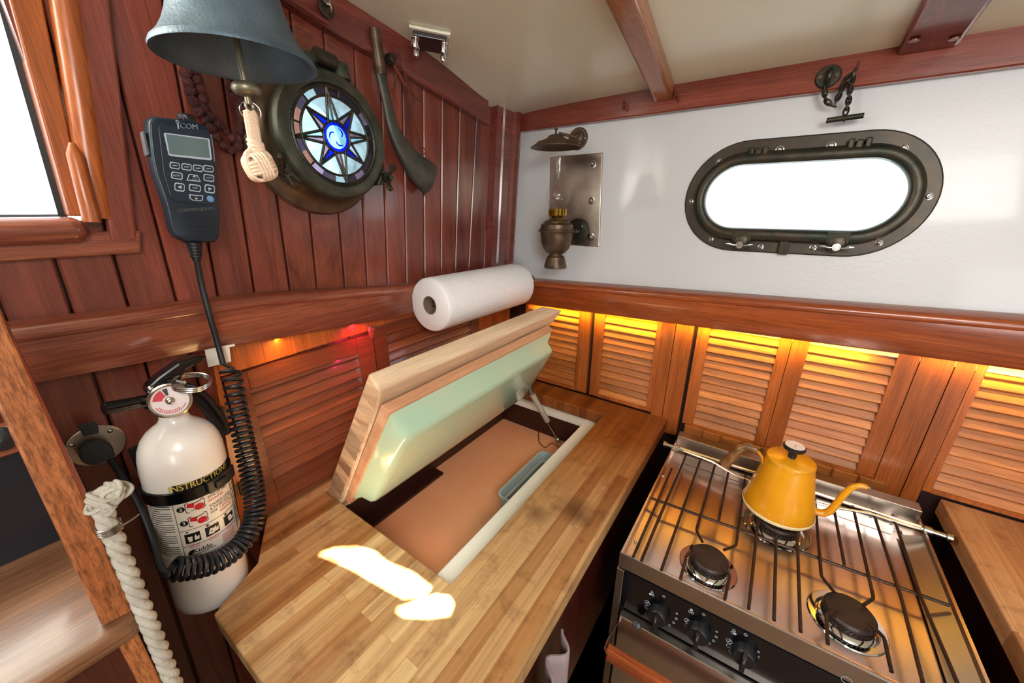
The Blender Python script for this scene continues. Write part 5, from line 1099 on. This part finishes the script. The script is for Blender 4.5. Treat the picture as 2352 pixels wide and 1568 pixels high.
# pad eye on the upper left trim
pe = thing('pad_eye', 'small steel pad eye with a shackle on the left trim above the planks', 'pad eye', P(752, 18, 'x', -.748))
c = P(748, 20, 'x', -.750); mb = MB(); mb.lathe([(.014, 0), (.0145, .003), (.010, .005), (.0001, .005)], c, (1, 0, 0), 24); mb.build('base', 'bronze', pe)
mb = MB(); mb.torus(c+Vector((.007, 0, 0)), (0, 1, .3), .009, .0022, 20, 7); mb.torus(c+Vector((.014, -.006, .012)), (1, .3, 0), .010, .0020, 20, 7); mb.build('ring', 'steel', pe)
# bracket on the ceiling
q = P(988, 85, 'c', .0); cz_ = ceil_z(q.x, q.y); 
br_ = thing('ceiling_bracket', 'small cream ceiling plate with a dark block and four chromed acorn fittings', 'bracket', Vector((q.x, q.y, cz_)))
cu = (P(1038, 65, 'c')-P(940, 45, 'c')).normalized(); cu.z = 0; cu.normalize(); cv = Vector((0, 0, 1)).cross(cu).normalized(); nrm = Vector((0, -.13, -1)).normalized(); cv = nrm.cross(cu).normalized(); cu = cv.cross(nrm).normalized()
if (P(938, 75, 'c')-P(942, 45, 'c')).dot(cv) < 0: cv = -cv
pc = Vector((q.x, q.y, cz_))
e1 = (P(1038, 66, 'c')-P(940, 44, 'c')).length/2; e2 = .038
mb = MB(); mb.obb(pc+nrm*.003, (cu*e1, cv*e2, nrm*.003)); mb.build('plate', 'ceiling_paint', br_, smooth=False, bevel=.002)
mb = MB(); mb.obb(pc+nrm*.010, (cu*e1*.80, cv*e2*.80, nrm*.005)); mb.build('block', 'dark_gloss_brown', br_, smooth=False, bevel=.002)
for su in (-1, 1):
    for sv in (-1, 1):
        c = pc+cu*(su*e1*.70)+cv*(sv*e2*.5)+nrm*.009; mb = MB(); mb.lathe([(.0085, 0), (.009, .004), (.0085, .008), (.0065, .010), (.0068, .018), (.005, .024), (.0001, .027)], c, nrm, 16); mb.build('acorn_nut', 'chrome', br_)

# ================================================================== OIL LAMP, SMOKE BELL, STEEL PLATE
sp0 = thing('steel_wall_plate', 'polished steel backing plate with three bolts on the white wall behind the oil lamp', 'plate', W(-.55, 1.39))
pp = [P(*p, 'w', .006) for p in ((1264, 360), (1384, 350), (1376, 567), (1260, 560))]
mb = MB(); mb.prism([p+Vector((0, .005, 0)) for p in pp], (0, -.005, 0)); mb.build('plate', 'steel_plate', sp0, smooth=False, bevel=.002)
for p in ((1362, 377), (1359, 461), (1358, 544)):
    c = P(*p, 'w', .007); n_ = Vector((0, -1, .1)).normalized(); mb = MB(); mb.lathe([(.011, 0), (.011, .0015), (.008, .002)], c, n_, 24); mb.lathe([(.0068, .002), (.0072, .006), (.005, .010), (.0001, .0115)], c, n_, 14); mb.build('bolt', 'steel', sp0)
LY = 1.010
lx = P(1280, 500, 'y', LY).x
def LZ(py): return P(1279, py, 'y', LY).z
lp_ = thing('oil_lamp', 'antique bronze gimballed oil lamp with a clear glass chimney on the white wall', 'oil lamp', Vector((lx, LY, LZ(615))))
o = Vector((lx, LY, 0)); k = .00125
def lz(pts): return [(r*k, LZ(py)) for r, py in pts]
mb = MB(); mb.lathe(lz([(.1, 616), (26.5, 615), (27, 611), (25.5, 605), (23, 597), (21, 590), (16, 586), (15, 583), (22, 580), (31, 570), (35.5, 556), (37.5, 540), (38, 532), (39.5, 530), (39.5, 527), (38, 525), (37.5, 520), (36.5, 515), (30, 511), (29, 508), (22, 505), (15, 503), (12, 500), (12, 494)]), o, seg=48); mb.build('font', 'old_brass', lp_)
mb = MB(); mb.torus(Vector((lx, LY, LZ(530))), (0, 0, 1), .051, .0028, 40, 8); 
for s_ in (-1, 1): mb.cyl(Vector((lx+s_*.047, LY, LZ(530))), Vector((lx+s_*.058, LY, LZ(530))), .0045, 10)
mb.build('gimbal_ring', 'old_brass', lp_)
mb = MB(); mb.lathe(lz([(13, 500), (15, 496), (20, 495), (21, 492), (20, 490), (19, 487), (20.5, 484), (18, 483), (16, 487), (14, 494)]), o, seg=32)
for i in range(16):
    a = 2*pi*i/16; mb.obb(o+Vector((.0258*cos(a), .0258*sin(a), (LZ(484)+LZ(490))/2)), (Vector((.0006*cos(a), .0006*sin(a), 0)), Vector((-.0028*sin(a), .0028*cos(a), 0)), Vector((0, 0, .009))))
kb = P(1288, 506, 'y', LY-.03); mb.cyl(Vector((lx, LY, kb.z)), kb, .0015, 8); mb.lathe([(.0075, 0), (.0078, .001), (.0075, .002)], kb, (0, -1, 0), 20, True); lab(mb.build('burner', 'brass', lp_), 'shiny brass burner gallery with wick knob')
mb = MB(); cp = lz([(13.5, 489), (14.5, 483), (21, 474), (26, 462), (27.5, 452), (26, 442), (21, 427), (16.5, 413), (14.5, 400), (14, 385), (14, 363)]); th_ = [(r-.0012, z) for r, z in reversed(cp)]
mb.lathe(cp, o, seg=48); mb.build('chimney', 'lamp_glass', lp_)
wc_ = P(1326, 531, 'w', .008); mb = MB(); n_ = Vector((0, -1, .1)).normalized(); mb.lathe([(.0001, .006), (.030, .006), (.037, .003), (.038, 0)], wc_, n_, 40); 
mb.tube([wc_+n_*.004, Vector((lx+.058, LY+.02, LZ(530))), Vector((lx+.058, LY, LZ(530)))], .005, 10); lab(mb.build('wall_bracket', 'bronze', lp_), 'dark round wall mount'); mb = MB(); mb.sphere(wc_+Vector((.018, -.006, .016)), .003, 10, 6); mb.sphere(wc_+Vector((-.005, -.006, -.030)), .003, 10, 6); mb.build('screw', 'chrome', lp_)
sb = thing('smoke_bell', 'small brown metal smoke shade on an arm above the oil lamp', 'smoke bell', P(1330, 318, 'w', .003))
sx_ = P(1276, 330, 'y', LY).x; zt = lambda py: P(1278, py, 'y', LY).z
mb = MB(); mb.lathe([(.0001, zt(307)), (.012, zt(309)), (.020, zt(312)), (.022, zt(315)), (.030, zt(320)), (.050, zt(326)), (.055, zt(331)), (.068, zt(338)), (.0675, zt(339.5)), (.053, zt(333)), (.02, zt(320)), (.0001, zt(318))], (sx_, LY, 0), seg=48); mb.lathe([(.0001, zt(292)), (.004, zt(293)), (.0045, zt(297)), (.002, zt(300)), (.0035, zt(308))], (sx_, LY, 0), seg=16, caps=False); mb.build('shade', 'old_brass', sb)
c = P(1328, 319, 'w', .001); mb = MB(); mb.lathe([(.0001, .012), (.009, .012), (.013, .009), (.020, .0085), (.022, .005), (.029, .005), (.031, .003), (.031, 0)], c, n_, 40); mb.tube([c+n_*.008, Vector((sx_+.04, LY+.035, zt(318)+.005)), Vector((sx_+.01, LY, zt(308)+.001))], .0038, 10); mb.build('wall_mount', 'old_brass', sb)
mb = MB(); mb.sphere(c+n_*.005+Vector((.024, 0, -.001)), .0028, 10, 6); mb.build('screw', 'chrome', sb)

# ================================================================== HOOKS AND TOGGLE CHAIN ON THE RIGHT TRIM
for px, lb_ in (((1437, 245), 'bent wire cup hook on the upper trim nearer the smoke bell of the oil lamp'), ((1554, 222), 'bent wire cup hook on the upper trim beside the end of the narrow deck beam')):
    q = P(*px, 'w', .022); mb = MB(); mb.tube(spline([q+Vector((-.006, 0, .015)), q+Vector((-.005, -.004, .0)), q+Vector((-.005, -.006, -.006)), q+Vector((.001, -.009, .004)), q+Vector((.005, -.009, .004)), q+Vector((.006, -.008, -.006)), q+Vector((.0065, -.001, -.012))], 6), .0018, 7)
    tag(mb.build('cup_hook', 'rust_steel'), lb_, 'hook', 'cup hooks on the right trim')
tc_ = thing('toggle_chain', 'dark chain with a toggle bar hanging over the oval porthole from the right trim', 'chain', P(1902, 178, 'w', .022))
c = P(1902, 177, 'w', .0215); mb = MB(); mb.lathe([(.0001, .004), (.0195, .004), (.0215, .002), (.0215, 0)], c, n_, 36); mb.tube(spline([c+Vector((.002, -.004, .012)), c+Vector((.002, -.016, .006)), c+Vector((.001, -.017, -.006)), c+Vector((.001, -.004, -.014))], 5), .0048, 10); mb.build('eye_plate', 'bronze', tc_)
for dx in (-.013, .014): mb = MB(); mb.lathe([(.0045, .004), (.004, .0055), (.0001, .0055)], c+Vector((dx, 0, -.001*dx)), n_, 14); mb.build('screw', 'old_brass', tc_)
def RW(px, py, v=.030): return P(px, py, 'w', v)
chain([RW(1895, 195), RW(1894, 208), RW(1896, 228), RW(1908, 240), RW(1917, 243)], 'chain', 'bronze', tc_, 5, .0165, .0019, wide=.42)
chain([RW(1917, 240), RW(1926, 222), RW(1934, 205), RW(1940, 188), RW(1955, 172), RW(1965, 162)], 'chain', 'bronze', tc_, 7, .0165, .0019)
chain([RW(1964, 163), RW(1958, 180), RW(1955, 196), RW(1951, 212), RW(1950, 225), RW(1946, 245), RW(1941, 262)], 'chain', 'bronze', tc_, 8, .0165, .0019)
q = RW(1966, 160, .022); mb = MB(); mb.tube([q+Vector((.002, 0, .014)), q+Vector((.001, -.004, .0)), q+Vector((0, -.010, -.004)), q+Vector((.001, -.010, .003))], .0014, 7); mb.build('hook', 'rust_steel', tc_)
a, b = RW(1898, 277), RW(1984, 265); mb = MB(); mb.cyl(a, b, .0050, 14); mb.torus((a+b)/2, b-a, .0062, .0016, 20, 6); mb.build('toggle_bar', 'bronze', tc_)

# ================================================================== FOREGROUND LEFT: GLAZED LOCKER WITH SHELF, HAND ROPE
lk = thing('glazed_locker', 'varnished locker end with upright post, dark panel and round-nosed shelf at the left edge', 'cabinet', (-.5, -.1, 1.0))
PXF = -.450
a0 = P(235, 1440, 'x', PXF); a1 = P(305, 1403, 'x', PXF)
mb = MB(); y1t = .004; mb.prism([Vector((PXF-.022, a0.y, a0.z)), Vector((PXF-.022, a1.y, a1.z)), Vector((PXF-.022, .0045, 1.50)), Vector((PXF-.022, -.0145, 1.50))], (.022, 0, 0)); mb.build('post', 'post_wood', lk, smooth=False, bevel=.002)
mb = MB(); shz = a1.z-.001; sp_ = [(-.775, shz), (PXF+.004, shz), (PXF+.011, shz-.003), (PXF+.014, shz-.010), (PXF+.012, shz-.018), (PXF+.004, shz-.023), (-.775, shz-.023)]
ye = P(322, 1432, 'x', PXF+.012).y
mb.loft([[Vector((x, y, z)) for x, z in sp_] for y in (-.62, ye-.008)]+[[Vector((x-(.004 if x > -.7 else 0), ye-.002, z)) for x, z in sp_]]+[[Vector((x-(.012 if x > -.7 else 0), ye, shz-.012+(z-shz+.012)*.8)) for x, z in sp_]]); mb.build('shelf', 'shelf_wood', lk, angle=.7)
q = P(150, 1240, 'z', shz); qx = q.x
mb = MB(); mb.box((qx-.012, -.60, shz), (qx-.006, q.y, P(60, 1040, 'x', qx).z)); mb.build('dark_panel', 'dark_panel', lk, smooth=False)
mb = MB(); mb.prism([Vector((qx-.010, q.y, shz)), Vector((qx-.010, q.y+.030, shz)), Vector((qx-.010, q.y+.030, 1.42)), Vector((qx-.010, q.y, 1.42))], (.010, 0, 0)); mb.build('stile', 'plank_wood', lk, smooth=False, bevel=.002)
rz = P(0, 1020, 'x', qx+.01); zt_ = P(0, 985, 'x', qx+.01).z; zb2 = P(0, 1052, 'x', qx+.01).z
mb = MB(); mb.box((qx-.008, -.60, zb2), (qx+.010, P(40, 1000, 'x', qx+.01).y, zt_)); mb.build('rail', 'rail_wood', lk, smooth=False, bevel=.002)
mb = MB(); c = P(2, 1006, 'x', qx+.012); mb.lathe([(.012, 0), (.013, .004), (.010, .009), (.0001, .011)], c, (1, 0, 0), 20); mb.build('knob', 'black_plastic', lk)
b0 = P(280, 1500, 'x', PXF-.01)
mb = MB(); mb.prism([Vector((PXF-.02, b0.y, 0)), Vector((PXF-.02, ye-.004, 0)), Vector((PXF-.02, ye-.004, shz-.022)), Vector((PXF-.02, b0.y, shz-.022))], (.012, 0, 0)); mb.build('lower_post', 'post_wood', lk, smooth=False, bevel=.002)
mb = MB(); mb.box((PXF-.045, -.60, .0), (PXF-.035, b0.y, shz-.022)); mb.build('side_panel', 'dark_wood', lk, smooth=False)
# hand rope
rx = -.437
ra, rb = P(262, 1235, 'x', rx), P(404, 1580, 'x', rx)
rp_ = thing('hand_rope', 'thick off-white three-strand rope with a knotted end hanging beside the left post', 'rope', ra)
dirn = (rb-ra).normalized(); ra2 = ra-dirn*.035; rb2 = rb+dirn*.25; LR = (rb2-ra2).length; mb = MB(); u = Vector((1, 0, 0)); u = (u-dirn*u.dot(dirn)).normalized(); v = dirn.cross(u)
for k_ in range(3):
    pts = []; nn_ = 150
    for i in range(nn_):
        s_ = LR*i/(nn_-1); a = -2*pi*s_/.042+2*pi*k_/3; pts.append(ra2+dirn*s_+u*(.0035*cos(a))+v*(.0035*sin(a)))
    mb.tube(pts, .0038, 12)
mb.build('rope', 'rope_white', rp_, angle=1.2)
kc = P(246, 1137, 'x', rx); mb = MB()
Rk = .0145
def kp(c, R1_, R2_, ph, tiltv, n=30):
    ax_ = Vector(tiltv).normalized(); r0 = Vector((0, 0, 1)) if abs(ax_.z) < .9 else Vector((0, 1, 0)); a1_ = (r0-ax_*r0.dot(ax_)).normalized(); a2_ = ax_.cross(a1_)
    return [c+a1_*(R1_*cos(2*pi*i/n))+a2_*(R2_*sin(2*pi*i/n))+ax_*(.003*sin(4*pi*i/n+ph)) for i in range(n)]
for j_, (tv, r1_, r2_, off) in enumerate([((.5, 1, .2), .0080, .0075, (0, .0065, .001)), ((.3, .2, 1), .0098, .0078, (.002, -.001, .002)), ((.4, -1, .3), .0080, .0075, (.001, -.006, -.001)), ((.8, .6, -.2), .0082, .0080, (.004, .001, 0)), ((.2, .5, -1), .0078, .0078, (0, -.001, -.007))]):
    pts = kp(kc+Vector(off), r1_, r2_, j_, tv)
    for s3 in range(4):
        off_ = [p+((p-kc).normalized())*(.0010*cos(s3*pi/2))+Vector(tv).normalized()*(.0022*(s3-1.5)) for p in pts]; mb.tube(off_, .0017, 7, closed=True)
mb.sphere(kc, .0095, 14, 10); lab(mb.build('end_knot', 'rope_white', rp_), 'bulky wall knot at the top end')
mb = MB(); c = P(252, 1212, 'x', rx)
for k_ in range(4): mb.torus(c+dirn*(.0020*(k_-1.5)), dirn, .0078, .0008, 24, 6)
mb.tube([c+Vector((.006, .006, 0)), c+Vector((.008, .014, .003)), c+Vector((.008, .019, .005))], .0008, 6); mb.build('wire_seizing', 'steel', rp_)
# towel under the counter edge
tw = MB(); ny_, nz_ = 26, 16; vs = []; fs = []
ty0, ty1 = .31, .40
for j in range(nz_+1):
    for i in range(ny_+1):
        f = i/ny_; g_ = j/nz_; vs.append(Vector((-.188+.012*sin(f*11)+.012*g_*sin(f*7+1), ty0+(ty1-ty0)*f*(1-.25*g_)+.02*g_, .84-.34*g_-.05*g_*abs(f-.5))))
for j in range(nz_):
    for i in range(ny_): a = j*(ny_+1)+i; fs.append((a, a+1, a+ny_+2, a+ny_+1))
vs = [v+Vector((.022, 0, 0)) for v in vs]; tw.add(vs, fs); to = tw.build('dish_towel', 'towel', angle=2); md = to.modifiers.new('t', 'SOLIDIFY'); md.thickness = .004
tag(to, 'grey-mauve cloth towel hanging below the edge of the left counter', 'towel')
